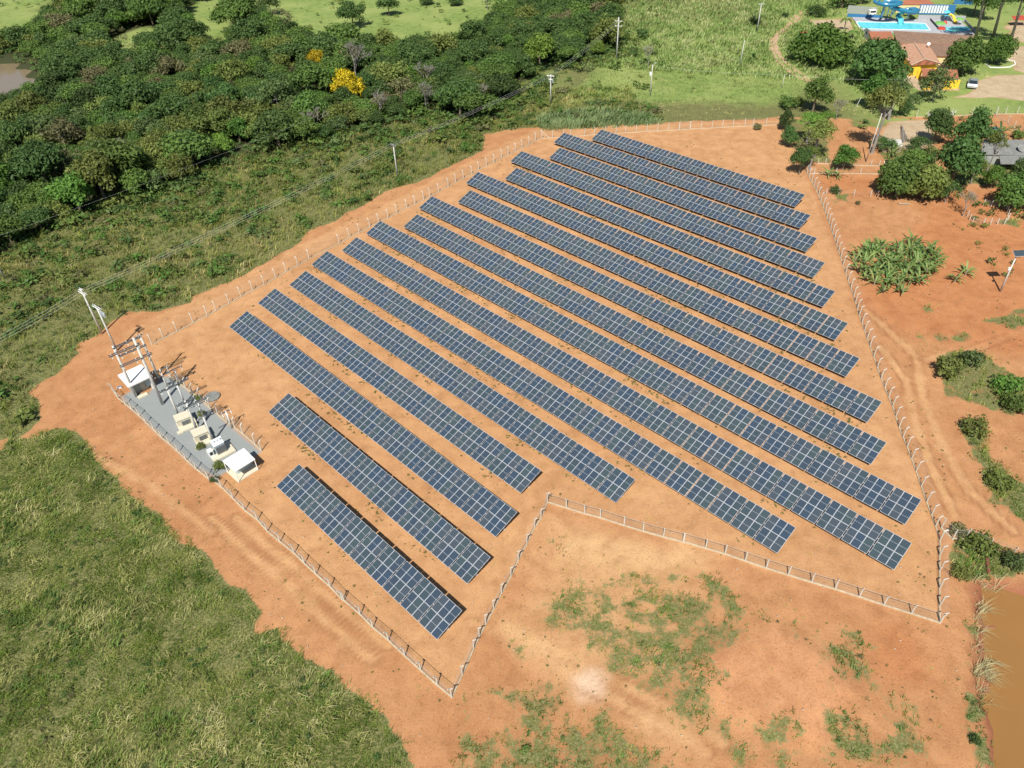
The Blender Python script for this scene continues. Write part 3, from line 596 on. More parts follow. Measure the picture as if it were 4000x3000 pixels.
def meter(root, h):
    mb = MB(); mb.box((-.45, 0, h*.72), (.5, .5, .9), M['whitewash']); mb.build('transformer_can', root)
    mb = MB(); mb.bar((0, 0, h-.1), (.7, 0, h+.35), .08, .08, M['galv']); mb.box((.85, 0, h+.42), (.4, .18, .1), M['porcelain']); mb.build('lamp_arm', root)
pole((2539, 377), 9.2, 'dark pole with a white box in the green meadow next to the bare tree', [], 0, r=.13, extra=meter)
pole((2956, 127), 9.6, 'pole with a short top arm beside the spiky dark bush in the far meadow', [(9.4, 2.2, M['pole'])], .2)
pole((2889, 260), 8.0, 'thin dark wooden pole leaning in the meadow by the dirt track', [], 0, r=.12, lean=(0, .04))
def solar_lamp(root, h):
    mb = MB(); Mx = Matrix.Rotation(R(22), 3, 'X'); mb.box((.4, 0, h+.16), (2.1, 1.3, .05), M['cells'], M=Mx); mb.box((.4, 0, h+.12), (2.16, 1.36, .05), M['alu'], M=Mx); mb.build('solar_panel', root)
    mb = MB(); mb.bar((0, 0, h-.4), (.15, 0, h+.05), .06, .06, M['galv']); mb.build('bracket', root)
    mb = MB(); mb.box((-.3, -.05, h*.62), (.42, .3, .5), M['whitewash']); mb.build('battery_box', root)
pole((3907, 1139), 8.0, 'street lamp pole carrying a tilted solar panel in the orange yard at the right', [], 0, r=.15, name='solar_lamp_pole', extra=solar_lamp, group='lamp poles')
pole((20, 1090), 9.0, 'dark pole cut by the left edge of the picture, in the scrub', [], 0, r=.14)
for i, (bx, by, tx, ty) in enumerate([(3382, 633, 3480, 400), (3510, 384, 3523, 325), (3338, 430, 3360, 392), (3055, 345, 3059, 302)]):
    pole((bx, by), [12., 5.5, 3.5, 4.][i], ['tall thin grey post rising through the tall feathery tree', 'thin post before the porch of the yellow house', 'short leaning pale stake left of the feathery tree', 'thin post in the meadow left of the round garden trees'][i], [], 0, r=[.11, .1, .07, .07][i], name='post', group='thin posts round the garden', lean=(0, [.05, .03, .25, 0][i]))
def wires(a, ha, b, hb, n, sep, label, grp='overhead power line wires', sag=.6, wr=.015):
    A = a.location if hasattr(a, 'location') else a; B = b.location if hasattr(b, 'location') else b
    d = (B-A).normalized(); nn = Vector((d.y, -d.x, 0))
    for k in range(n):
        o = nn*(k-(n-1)/2)*sep; pts = []
        for i in range(15):
            f = i/14; p = A.lerp(B, f)+o; pts.append(Vector((p.x, p.y, ha*(1-f)+hb*f-4*sag*f*(1-f))))
        mb = MB(); mb.tube([q-pts[0] for q in pts], wr, M['cable'], 4, False)
        tag(mb.build('overhead_wire', None, pts[0]), label, 'wire', grp)
wires(pA, 9.3, pC, 8.2, 3, .9, 'thin wire between the white pole by the gravel yard and the weathered pole')
wires(pC, 8.2, pD, 8.2, 3, .8, 'thin wire between the weathered pole and the white topped pole at the wood')
wires(pD, 8.2, pE, 12.3, 3, .8, 'thin wire between the white topped pole and the tallest grey pole')
q9 = G(-300, 1466, 9.2); wires(pA, 9.3, Vector((q9.x, q9.y, 0)), 9.2, 3, .9, 'thin wire leaving the white pole towards the left edge of the picture')
wires(G(20, 1090), 8.9, G(1300, 560), 8.6, 1, .9, 'thin wire crossing the lower edge of the wood', 'wires along the wood', wr=.008)
wires(G(2539, 377), 8.9, G(3055, 345), 4.0, 1, 1, 'thin single wire across the meadow')
wires(G(3055, 345), 4.0, G(3510, 384), 5.4, 1, 1, 'thin single wire ending at the thin post before the yellow house')
wires(pB, 9.4, G(*d4(50, 700)), 9.2, 3, .8, 'thin wire from the canister pole into the gravel yard', sag=.1)

# ------------------------------------------------------------------ substation
def gpt(c, x_, y_, z_=0): return G(*c(x_, y_), z_)
def px_ang(c, a, b): v = gpt(c, *b)-gpt(c, *a); return math.atan2(v.y, v.x)
# portals of the gravel yard: a pole with the crossbeams it carries
m0 = gpt(c5, 745, 565)
AX = px_ang(c5, (720, 425), (925, 330))
def portal(base, h, label, beams, r=.16, gear=False):
    p = gpt(c5, *base); root = empty('switchyard_pole', (p.x, p.y, 0), 0, label, 'power pole', 'concrete poles standing in the gravel yard')
    mb = MB(); mb.tube([(0, 0, -.3), (0, 0, h)], [r*1.3, r*.85], M['pole'], 10); mb.build('post', root, smooth=True)
    ax = Vector((math.cos(AX), math.sin(AX), 0)); pr = Vector((-ax.y, ax.x, 0))
    for hz, l0, l1, dbl in beams:
        mb = MB()
        for s in ((-1, 1) if dbl else (1,)):
            a = ax*l0+pr*s*r*1.1; b = ax*l1+pr*s*r*1.1
            mb.bar((a.x, a.y, hz), (b.x, b.y, hz), .11, .13, M['arm'])
        q = mb.build('crossarm', root)
        for f in (.08, .5, .92):
            c = ax*(l0*(1-f)+l1*f); mb = MB(); insul(mb, Vector((c.x, c.y, hz+.08)))
            if gear: mb.tube([(c.x, c.y, hz-.05), (c.x+.15, c.y-.15, hz-.5)], .06, M['porcelain'], 6)
            mb.build('insulator', q)
    return root
portal((745, 565), 13.6, 'tallest pale pole standing on the gravel in front of the small building', [(12.2, -4.2, .6, True), (9.8, -3.4, 1.6, True)], .2, True)
portal((420, 470), 10.6, 'tall pole at the left front corner of the small building', [(10.2, -.2, 4.4, True), (8.4, .2, 4.6, True)], .17, True)
portal((700, 255), 9.3, 'pole hidden behind the small building, holding the right ends of the black crossarms', [(9.2, -.6, .6, False)], .15)
portal((815, 385), 4.4, 'slim pole nearest the building on the gravel', [(4.2, -1.4, 1.4, False), (3.0, -1.4, 1.4, False)], .13)
portal((950, 730), 6.3, 'leaning pole beside the first cream transformer plinth', [(6.1, -1.2, 1.6, True)], .15, True)
portal((1020, 560), 4.5, 'slim pole in the middle of the gravel yard', [(4.3, -1.0, 2.0, True)], .13)
portal((1175, 900), 6.4, 'pole between the two cream transformer plinths', [(6.2, -1.4, 1.6, True), (5.2, -.6, 3.0, True)], .16, True)
portal((1265, 760), 3.6, 'short pole right of the first transformer plinth', [(3.3, -1.2, 1.4, False)], .12)
portal((1370, 1030), 5.2, 'pole standing right behind the grey finned transformer', [(5.0, -1.1, 1.6, False)], .15)
portal((1600, 860), 3.6, 'pole with short arms at the right fence of the gravel yard', [(3.4, -.8, .8, False)], .12, True)
portal((960, 320), 3.4, 'short pole with insulators at the upper right fence of the gravel yard', [(3.2, -1.4, 1.4, False)], .12, True)

# small building: white flat roof, grey walls, door
bp = [gpt(d4, 690, 1659), gpt(d4, 1160, 1400)]
fl = gpt(c5, 420, 478); frr = gpt(c5, 640, 372)            # front wall on the ground
dv = (frr-fl).normalized(); nb = Vector((-dv.y, dv.x, 0))
Lb = (frr-fl).length
root = empty('equipment_building', (fl.x, fl.y, 0), math.atan2(dv.y, dv.x), 'small grey walled hut with a flat white roof at the head of the gravel yard', 'hut')
mb = MB(); Db = 3.2; hb = 2.7
mb.box((Lb/2, Db+.1, hb/2), (Lb, .18, hb), M['grey_wall']); mb.box((.1, Db/2, hb/2), (.2, Db-.1, hb), M['grey_wall']); mb.box((Lb-.1, Db/2, hb/2), (.2, Db-.1, hb), M['whitewash']); mb.box((Lb/2, .9, hb/2), (Lb-.4, .18, hb), M['grey_wall']); mb.build('wall', root)
mb = MB(); mb.box((Lb/2-.1, Db/2-.1, hb+.11), (Lb+1.0, Db+1.0, .22), M['whitewash']); mb.box((Lb/2-.1, Db+.3, hb+.3), (Lb+1.0, .14, .16), M['whitewash']); mb.build('roof', root)
mb = MB(); mb.box((Lb*.62, .76, 1.05), (1.0, .1, 2.1), M['cream'])
for k in range(5): mb.box((Lb*.62, .70, .35+k*.35), (.8, .04, .12), M['grey_wall'])
mb.build('door', root)
mb = MB(); mb.box((Lb*.85, .60, 1.3), (.6, .4, 1.2), M['tx_grey']); mb.build('cabinet', root)
mb = MB(); mb.box((.9, -.55, .1), (1.6, .8, .2), M['cream']); mb.build('step', root)

# shelter with white roof
rc = [gpt(c5, 1480, 1265, 2.5), gpt(c5, 1745, 1105, 2.5), gpt(c5, 1885, 1243, 2.4), gpt(c5, 1632, 1400, 2.4)]
fc = [gpt(c5, 1530, 1400), gpt(c5, 1800, 1245), gpt(c5, 1940, 1370), gpt(c5, 1675, 1537)]
root = empty('open_shelter', (fc[0].x, fc[0].y, 0), 0, 'open shelter with a bright white sheet roof at the end of the gravel yard', 'shelter')
o0 = Vector((fc[0].x, fc[0].y, 0))
mb = MB(); mb.slab([p-o0 for p in rc], .1, M['whitewash']); mb.build('roof', root)
mb = MB(); mb.prism([(p-o0) for p in fc], .0, .16, M['cream']); mb.build('floor_slab', root)
for i, (a, b) in enumerate(zip(fc, rc)):
    mb = MB(); q = (a-o0); tt = (b-o0); cc_ = sum((v-o0 for v in rc), Vector())/4; tt = tt+(cc_-tt)*.06
    mb.bar((tt.x, tt.y, .1), (tt.x, tt.y, 2.42), .1, .1, M['whitewash']); mb.build('post', root)
mb = MB(); c_ = sum((v-o0 for v in rc), Vector())/4; ang = math.atan2((rc[1]-rc[0]).y, (rc[1]-rc[0]).x)
mb.box((c_.x, c_.y+.3, .95), (2.2, .5, 1.6), M['tx_grey'], ang); tag(mb.build('equipment_cabinet', None, (o0.x, o0.y, 0)), 'grey inverter cabinet in the shade under the white roofed shelter', 'cabinet')

# transformer plinths
def txroot(c, pts_, name, label, cat, group=None):
    a = gpt(c, *pts_[0]); b = gpt(c, *pts_[1]); d = (b-a); return empty(name, (a.x, a.y, 0), math.atan2(d.y, d.x), label, cat, group), d.length
def plinth(a, b, label):
    root, L_ = txroot(t2, (a, b), 'transformer_bay', label, 'transformer', 'cream transformer bays on the gravel')
    mb = MB(); mb.box((L_/2, .8, .14), (L_+.2, 2.6, .28), M['cream']); mb.build('plinth', root)
    mb = MB(); mb.box((L_*.45, 1.6, .85), (L_*.9, 1.7, 1.2), M['cream']); mb.box((L_*.45, 1.6, 1.48), (L_*.9+.16, 1.86, .08), M['cream']); mb.build('housing', root)
    mb = MB(); mb.box((L_*.5, .70, .75), (L_*.5, .12, .9), M['grey_wall'])
    for k in range(4): mb.box((L_*.5, .62, .45+k*.2), (L_*.45, .04, .06), M['dark'])
    mb.build('grille', root)
    mb = MB(); mb.box((-.1, -.35, .12), (.9, .6, .24), M['cream']); mb.build('step', root)
    mb = MB(); mb.box((L_*.93, .6, .5), (.6, 1.5, .5), M['cream']); mb.build('side_block', root)
plinth((250, 470), (600, 330), 'cream block transformer bay nearest the hut on the gravel')
plinth((640, 800), (960, 660), 'cream block transformer bay in the middle of the gravel yard')
root, L_ = txroot(t2, ((1010, 1090), (1380, 900)), 'transformer', 'grey finned transformer with white insulators beside the white roofed shelter', 'transformer')
mb = MB(); mb.box((L_/2, 1.0, .14), (L_+.8, 2.8, .28), M['cream']); mb.build('plinth', root)
mb = MB(); mb.box((L_/2, 1.3, 1.05), (L_*.55, 1.1, 1.5), M['tx_grey']); mb.box((L_/2, 1.3, 1.84), (L_*.6, 1.2, .08), M['porcelain']); mb.build('tank', root)
for s in (.5,):
    mb = MB()
    for k in range(9): mb.box((L_*.25+k*L_*.0625, .55, 1.0), (.05, .4, 1.3), M['galv'])
    mb.build('radiator_fins', root)
for k in range(3):
    mb = MB(); xx = L_*(.33+.17*k)
    for j in range(4): mb.tube([(xx, 1.5, 1.88+j*.12), (xx, 1.5, 1.96+j*.12)], [.11, .06], M['porcelain'], 8)
    mb.build('bushing', root)
mb = MB(); mb.tube([(L_*.2, 1.75, 2.15), (L_*.8, 1.75, 2.15)], .2, M['porcelain'], 10); mb.build('oil_conservator', root)
mb = MB(); mb.box((-.1, 1.1, .8), (.7, .8, 1.1), M['porcelain']); mb.box((-.1, .69, .9), (.45, .03, .6), M['dark']); mb.build('control_box', root)
p = gpt(c5, 1360, 480); mb = MB(); mb.tube([(0, 0, .0), (0, 0, .28)], 1.25, M['fibro'], 24); mb.tube([(0, 0, .28), (0, 0, .34)], [1.1, 1.0], M['fibro'], 24)
tag(mb.build('round_cover', None, (p.x, p.y, 0)), 'round dark grey concrete cover on the soil outside the right fence of the gravel yard', 'manhole cover')
p = G(*c5(212, 370)); mb = MB(); mb.box((0, 0, .15), (.7, .35, .3), M['whitewash'], .5); mb.box((.1, .05, .32), (.4, .2, .08), M['blue'], .5); tag(mb.build('plastic_drum', None, (p.x, p.y, 0)), 'small white and blue plastic container on the dirt left of the hut', 'container')

# ------------------------------------------------------------------ vegetation
def leaf_arrays(c, nrm, size, asp=.6, rs=rng):
    """quads: centres, normals, sizes"""
    n = len(c); nrm = nrm/np.linalg.norm(nrm, axis=1, keepdims=True)
    a = rs.normal(size=(n, 3)); u = np.cross(nrm, a); u /= np.linalg.norm(u, axis=1, keepdims=True)+1e-9; v = np.cross(nrm, u)
    s = size[:, None]; u = u*s; v = v*s*asp
    V = np.stack([c-u, c-v*.9+u*.1, c+u, c+v*.9+u*.1], 1).reshape(-1, 3)
    return V, np.arange(4*n).reshape(n, 4)
def crown_np(seed, Rr=4., Ht=4.2, z0=2.6, nl=14, nleaf=2200, ls=.34, lobe=.42, hollow=.75, flat=.8, low=.25, dz=0., sp=.66, jit=.035):
    rs = np.random.default_rng(seed)
    d = rs.normal(size=(nl, 3)); d /= np.linalg.norm(d, axis=1, keepdims=True); d[:, 2] = np.abs(d[:, 2])*(.85+low)-low
    rr = rs.random(nl)**.4*sp; C = d*rr[:, None]*np.array([Rr, Rr, Ht/2])+np.array([0, 0, z0+Ht/2-dz])
    LR = Rr*lobe*(.6+.65*rs.random(nl))
    w_ = LR**2; k = rs.choice(nl, nleaf, p=w_/w_.sum())
    q = rs.normal(size=(nleaf, 3)); q /= np.linalg.norm(q, axis=1, keepdims=True); q[:, 2] = np.where(q[:, 2] < -.35, -q[:, 2], q[:, 2])
    rad = LR[k]*(hollow+(1.06-hollow)*rs.random(nleaf)**.5)
    c = C[k]+q*rad[:, None]*np.array([1, 1, flat])
    nrm = q+rs.normal(size=q.shape)*.55+np.array([0, 0, .35])
    tint = np.clip(.3*rs.random(nl)[k]+.65*rs.random(nleaf)+.12*q[:, 2], 0, 1)
    c += rs.normal(size=c.shape)*Rr*jit; V, Fq = leaf_arrays(c, nrm, ls*(.45+1.1*rs.random(nleaf)**1.5), rs=rs)
    return V, Fq, tint, C
def trunk_mb(C, z0, m, r=.2, seed=0, extra=0):
    rs = random.Random(seed); mb = MB()
    top = Vector((rs.uniform(-.3, .3), rs.uniform(-.3, .3), z0+.3))
    mb.tube([(0, 0, -.2), (top.x*.4, top.y*.4, z0*.5), top], [r*1.3, r, r*.8], m, 7)
    for c in C[:9+extra]:
        c = Vector(c); mid = top.lerp(c, .5)+Vector((0, 0, -.3)); mb.tube([top, mid, c], [r*.6, r*.4, r*.15], m, 5, False)
    return mb
PROTO = {}
def proto(kind, i):
    """(crown mesh, trunk mesh) of a kind; made once"""
    if (kind, i) in PROTO: return PROTO[(kind, i)]
    s = hash((len(kind), i)) % 1000+{'dense': 0, 'round': 100, 'loose': 200, 'feather': 300, 'flat': 400, 'bare': 500, 'bush': 600, 'mango': 700}[kind]+i*7
    if kind == 'dense': a = crown_np(s, 4., 5.6, 1.3, 26, 4400, .26, .31, .5, dz=.7, sp=.84, jit=.06)
    elif kind == 'round': a = crown_np(s, 3.6, 6.0, 1.2, 30, 4600, .22, .30, .5, low=.6, dz=1.1, sp=.82, jit=.06)
    elif kind == 'loose': a = crown_np(s, 4.2, 5.0, 1.6, 22, 2300, .25, .27, .2, low=.5, dz=.7, sp=.88, jit=.08)
    elif kind == 'feather': a = crown_np(s, 3.6, 6.5, 3.0, 22, 2300, .17, .30, .2, .6)
    elif kind == 'flat': a = crown_np(s, 5.0, 5.8, .5, 36, 7000, .27, .30, .6, .75, low=.6, dz=1.3)
    elif kind == 'mango': a = crown_np(s, 4.6, 6.6, .5, 34, 6800, .27, .34, .6, .9, low=.8, dz=1.0)
    elif kind == 'bush': a = crown_np(s, 1.6, 1.9, .0, 13, 800, .16, .32, .3, low=.3, dz=.2, sp=.85, jit=.09)
    elif kind == 'bare': a = crown_np(s, 3.4, 5.0, 2.2, 26, 220, .18, .2, .4)
    V, Fq, ti, C = a; z0 = {'dense': 2.6, 'round': 2.2, 'loose': 2.8, 'feather': 4., 'flat': 2.6, 'bush': .3, 'bare': 2., 'mango': 2.}[kind]
    if kind == 'bare':
        mb = MB(); rs = random.Random(s)
        def br(p, d, ln, r_, dep):
            q = p+d*ln; mb.tube([p, q], [r_, r_*.65], M['palebark'], 5, False)
            if dep:
                for _ in range(3):
                    nd = (d+Vector((rs.uniform(-.8, .8), rs.uniform(-.8, .8), rs.uniform(-.3, .5)))).normalized(); br(q, nd, ln*rs.uniform(.6, .8), r_*.62, dep-1)
        br(Vector((0, 0, -.2)), Vector((0, 0, 1)), 2.4, .2, 5); tm = mb.mesh('trunk')
    else:
        tm = trunk_mb(C, z0, M['palebark'] if kind in ('loose', 'feather') else M['bark'], .09 if kind == 'bush' else .19, s).mesh('trunk')
    PROTO[(kind, i)] = (V, Fq, ti, tm, {}); return PROTO[(kind, i)]
def crown_mesh(kind, i, mat):
    V, Fq, ti, tm, cache = proto(kind, i)
    if mat not in cache: cache[mat] = npmesh('crown', V, Fq, L[mat], ti)
    return cache[mat], tm
def tree(x_, y_, kind, mat, i, sc, label, cat='tree', group=None, name='broadleaf_tree', zs=1., lean=0):
    cm, tm = crown_mesh(kind, i, mat)
    root = empty(name, (x_, y_, float(gz(x_, y_))), random.uniform(0, 6.28), label, cat, group)
    u_ = random.uniform(.84, 1.19) if group and 'wood' in group else 1; root.scale = (sc*u_, sc/u_, sc*zs)
    if lean: root.rotation_euler = (random.uniform(-lean, lean), random.uniform(-lean, lean), root.rotation_euler.z)
    link('crown', cm, root); link('trunk', tm, root); return root
CR = {'dense': 4.6, 'round': 4.2, 'loose': 4.6, 'feather': 4.0, 'flat': 5.3, 'bush': 1.9, 'bare': 4.2, 'mango': 5.}
def ptree(px, wpx, kind, mat, label, i=0, zs=1., name='broadleaf_tree', cat='tree', group=None):
    p = G(*px); zs = zs*(1.14 if kind in ('flat', 'mango', 'bush', 'bare') else 1.12); w_ = wpx*depth(p)/F/2*((1.2 if px[1] < 410 else 1.36) if kind != 'bush' else (1.45 if px[0] > 3600 and px[1] > 1300 else 1.12)); return tree(p.x, p.y, kind, mat, i, w_/CR[kind], label, cat, group, name, zs)

# the wood: individual trees, spaced by chance
pts = np.column_stack([rng.uniform(-260, 60, 60000), rng.uniform(120, 420, 60000)])
ok = (sdf(pts[:, 0], pts[:, 1], PW['forest']) > 1.0) & (sdf(pts[:, 0], pts[:, 1], PW['c1']) < -2) & (sdf(pts[:, 0], pts[:, 1], PW['c2']) < -2) & (sdf(pts[:, 0], pts[:, 1], PW['c3']) < -2) & (sdf(pts[:, 0], pts[:, 1], PW['pond2']) < -9)
def vis(a, b):                             # roughly inside the picture
    d = b*cp+(H-6)*sp; xx = 2000+F*a/d; yy = 1500-F*(b*sp-(H-6)*cp)/d; return (xx > -250) & (xx < 4250) & (yy > -260)
pts = pts[ok]; pts = pts[vis(pts[:, 0], pts[:, 1])]
acc = []; rad = []
for p in pts:
    s_ = 3.0+3.0*fbm(np.array([p[0]]), np.array([p[1]]), 25.)[0]+random.choice((-1., -.4, 0, .6, 1.9))
    s_ *= 1+max(0, p[1]-260)/300
    if len(acc):
        dd = np.hypot(np.array(acc)[:, 0]-p[0], np.array(acc)[:, 1]-p[1])
        if (dd < (s_+np.array(rad))*.52).any(): continue
    acc.append(p); rad.append(s_)
order = np.argsort([p[1]-r_*4 for p, r_ in zip(acc, rad)]); acc = [acc[i] for i in order]; rad = [rad[i] for i in order]
print('forest candidates', len(acc))
kinds = [('dense', 'dark', 'dark green round headed tree in the wood', 'dense_tree'), ('dense', 'mid', 'mid green bushy tree in the wood', 'dense_tree'), ('loose', 'olive', 'olive green open crowned tree in the wood', 'open_tree'), ('loose', 'grey', 'grey green thin crowned tree in the wood', 'open_tree'), ('round', 'dark', 'dark green tree with a finely clumped crown in the wood', 'dense_tree'), ('round', 'olive', 'olive tree with a finely clumped crown in the wood', 'open_tree'), ('bare', 'dry', 'nearly leafless pale branched tree in the wood', 'bare_tree'), ('round', 'bright', 'bright green tree in the wood', 'dense_tree'), ('loose', 'dry', 'dry brownish tree in the wood', 'open_tree')]
probs = [.22, .19, .20, .09, .12, .09, .03, .03, .03]
spec = [((1370, 398), 'yellow', 'large tree covered in yellow blossom in the middle of the wood', 118), ((1245, 290), 'yellow', 'small yellow flowering tree left of the large yellow one', 85), ((2330, 220), 'lime', 'yellow green tree top at the right end of the wood', 60), ((2110, 265), 'lime', 'lime green tree among dark ones near the right end of the wood', 120), ((1010, 310), 'lime', 'yellow green tree in the upper middle of the wood', 80), ((880, 600), 'lime', 'small bright lime bush at the lower edge of the wood', 70)]
sp_xy = [G(*s[0]) for s in spec]
nf = 0; rest = []
fz = random.Random(5)
for p, r_ in zip(acc, rad):
    if min(math.hypot(p[0]-q.x, p[1]-q.y) for q in sp_xy) < 7.: continue
    k = fz.choices(range(len(kinds)), probs)[0]
    edge = sdf(np.array([p[0]]), np.array([p[1]]), PW['forest'])[0]
    if p[1] > 230 and k in (2, 3, 5) and fz.random() < .6: k = fz.choice((0, 1, 4))
    kd, mt, lb, nm = kinds[k]
    if nf < 275:
        tree(p[0], p[1], kd, mt, fz.randrange(3), r_*1.12/CR[kd], lb, 'tree', 'trees of the wood behind the fence', nm, fz.uniform(.8, 1.15)); nf += 1
    else: rest.append((p, r_, kd, mt, fz.randrange(3), fz.uniform(0, 6.28)))
print('forest trees', nf, 'rest', len(rest))
def merge(items, name, label, mats):
    byV = []; byF = []; byT = []; byM = []; b = 0; ml = []
    for (p, r_, kd, mt, i, a) in items:
        V, Fq, ti = proto(kd, i)[:3]; s_ = r_*1.12/CR[kd]; ca, sa = math.cos(a), math.sin(a)
        Vn = np.stack([(V[:, 0]*ca-V[:, 1]*sa)*s_+p[0], (V[:, 0]*sa+V[:, 1]*ca)*s_+p[1], V[:, 2]*s_], 1)
        byV.append(Vn); byF.append(Fq+b); b += len(V); byT.append(ti)
        if mt not in ml: ml.append(mt)
        byM.append(np.full(len(Fq), ml.index(mt)))
    me = npmesh(name, np.concatenate(byV), np.concatenate(byF), [L[m] for m in ml], np.concatenate(byT), np.concatenate(byM))
    return tag(link(name, me), label, 'trees' if 'tree' in name else 'vegetation', None, 'stuff')
if rest: merge(rest, 'far_tree_mass', 'farthest trees of the wood merging into one mass', None)
for (px, mt, lb, wpx) in spec: ptree(px, wpx*1.1, 'round', mt, lb, 1, 1.0, 'flowering_tree' if mt == 'yellow' else 'lime_tree')
# free standing trees of the far pasture and meadow
for px, wpx, kd, mt, lb in [((1380, 110), 110, 'round', 'dark', 'round tree at the top edge on the light green pasture'), ((1520, 62), 80, 'dense', 'dark', 'dark tree at the top of the pasture, casting its shade to the right'), ((1665, 18), 60, 'flat', 'dark', 'small flat dark tree high on the pasture'), ((1780, 22), 60, 'flat', 'dark', 'flat dark tree high on the pasture, right of its twin'), ((1905, 40), 60, 'bare', 'dry', 'thin leafless tree at the right end of the pasture'),
        ((600, 100), 130, 'dense', 'mid', 'tall bushy tree between the two small clearings'), ((1060, 60), 90, 'loose', 'grey', 'grey branched tree at the lower rim of the pasture'),
        ((2506, 150), 62, 'bush', 'dark', 'dark shrub in the meadow right of the tallest pole'), ((2531, 262), 70, 'bare', 'dry', 'leafless grey tree in the meadow behind the boxed pole'),
        ((2350, 12), 190, 'dense', 'dark', 'dark tree mass at the top edge above the meadow'), ((2600, 2), 180, 'dense', 'dark', 'dark tree at the top edge left of the far pole'), ((2800, -2), 170, 'dense', 'dark', 'dark tree at the top edge right of the far pole'), ((2220, 20), 150, 'dense', 'mid', 'green tree at the top edge at the end of the wood'), ((1960, 45), 110, 'dense', 'mid', 'green tree where the pasture meets the wood')]:
    ptree(px, wpx, kd, mt, lb, 2)
# garden trees on the right
for px, wpx, kd, mt, lb, zs in [((3195, 250), 235, 'flat', 'bright', 'broad bright green tree between the dirt track and the house', 1.0), ((3416, 330), 265, 'flat', 'dark', 'broad dark green tree in front of the brown tiled house', 1.0), ((3758, 290), 160, 'mango', 'mid', 'round green tree right of the tiled house, behind the silver car', 1.1), ((3891, 247), 125, 'mango', 'bright', 'round tree with a white painted trunk at the drive', 1.1),
        ((3641, 395), 118, 'loose', 'grey', 'small loose tree with pale leaves before the yellow porch', 1.2), ((3395, 425), 112, 'round', 'bright', 'round bright green tree below the broad dark tree', 1.1), ((3173, 440), 112, 'round', 'mid', 'round green tree at the right end of the meadow', 1.15), ((3264, 468), 75, 'bare', 'dry', 'bare branched tree next to the round tree at the meadow end', .9),
        ((3405, 600), 150, 'feather', 'olive', 'tall feathery olive tree above the garden plot', 1.15), ((3470, 470), 130, 'feather', 'grey', 'feathery grey green tree behind the tall olive one', .75),
        ((3119, 683), 68, 'dense', 'dark', 'dark bushy shrub tree at the upper right corner of the panel field', 1.6), ((3078, 572), 62, 'round', 'dark', 'dark round shrub tree on the fence line above the corner', 1.2), ((3065, 507), 55, 'round', 'dark', 'dark shrub at the right end of the straight post fence', 1.3), ((3163, 500), 32, 'round', 'dark', 'small upright dark shrub in the light thicket', 1.7),
        ((3293, 662), 92, 'round', 'bright', 'bright green small tree in the garden plot', 1.0), ((3500, 765), 160, 'mango', 'mid', 'large mango like tree beside the small shed, left crown', 1.15), ((3600, 782), 165, 'mango', 'olive', 'large broad tree with yellowish green leaves right of the shed', 1.0), ((3560, 690), 120, 'mango', 'mid', 'green tree behind the shed and the two large crowns', 1.0),
        ((3705, 742), 165, 'round', 'dark', 'tallest dark green tree in the right hand garden', 1.25), ((3640, 560), 100, 'round', 'dark', 'dark tree left behind the tallest garden tree', 1.3), ((3770, 600), 120, 'round', 'dark', 'dark tree right behind the tallest garden tree', 1.4), ((3845, 690), 85, 'feather', 'olive', 'feathery thin tree in front of the grey roofed house', 1.35), ((3790, 720), 85, 'feather', 'olive', 'low feathery shrub tree beside the tallest dark tree', .8),
        ((3954, 816), 150, 'mango', 'mid', 'green tree cut by the right edge below the grey roof', 1.15), ((3990, 730), 120, 'mango', 'dark', 'dark tree at the right edge above the green one', 1.1), ((3870, 735), 90, 'round', 'bright', 'bright low tree between the feathery tree and the right edge', .9), ((3760, 845), 90, 'bare', 'dry', 'sparse leaning tree at the corner of the stake pen', .95), ((3690, 790), 80, 'loose', 'dark', 'dark thin tree left of the sparse leaning one', 1.2),
        ((3150, 560), 125, 'feather', 'lime', 'light green feathery sapling thicket, upper part', .6), ((3180, 615), 150, 'feather', 'olive', 'light olive feathery sapling in the thicket, lower part', .6), ((3215, 520), 80, 'feather', 'lime', 'small pale feathery sapling right of the thicket', .7), ((3160, 665), 95, 'feather', 'olive', 'feathery sapling beside the dark corner shrub', .6),
        ((3560, 430), 60, 'loose', 'grey', 'pale leaved small tree at the lawn fence', 1.0), ((3530, 450), 50, 'round', 'dark', 'small dark tree below the pale leaved one', 1.0), ((3450, 590), 80, 'loose', 'dark', 'low dark leafy tree beside the grey tarpaulin shed', .7), ((3580, 595), 80, 'loose', 'dark', 'low dark tree right of the grey tarpaulin shed', .8)]:
    ptree(px, wpx, kd, mt, lb, 1 if 'dark' in lb else 0, zs)
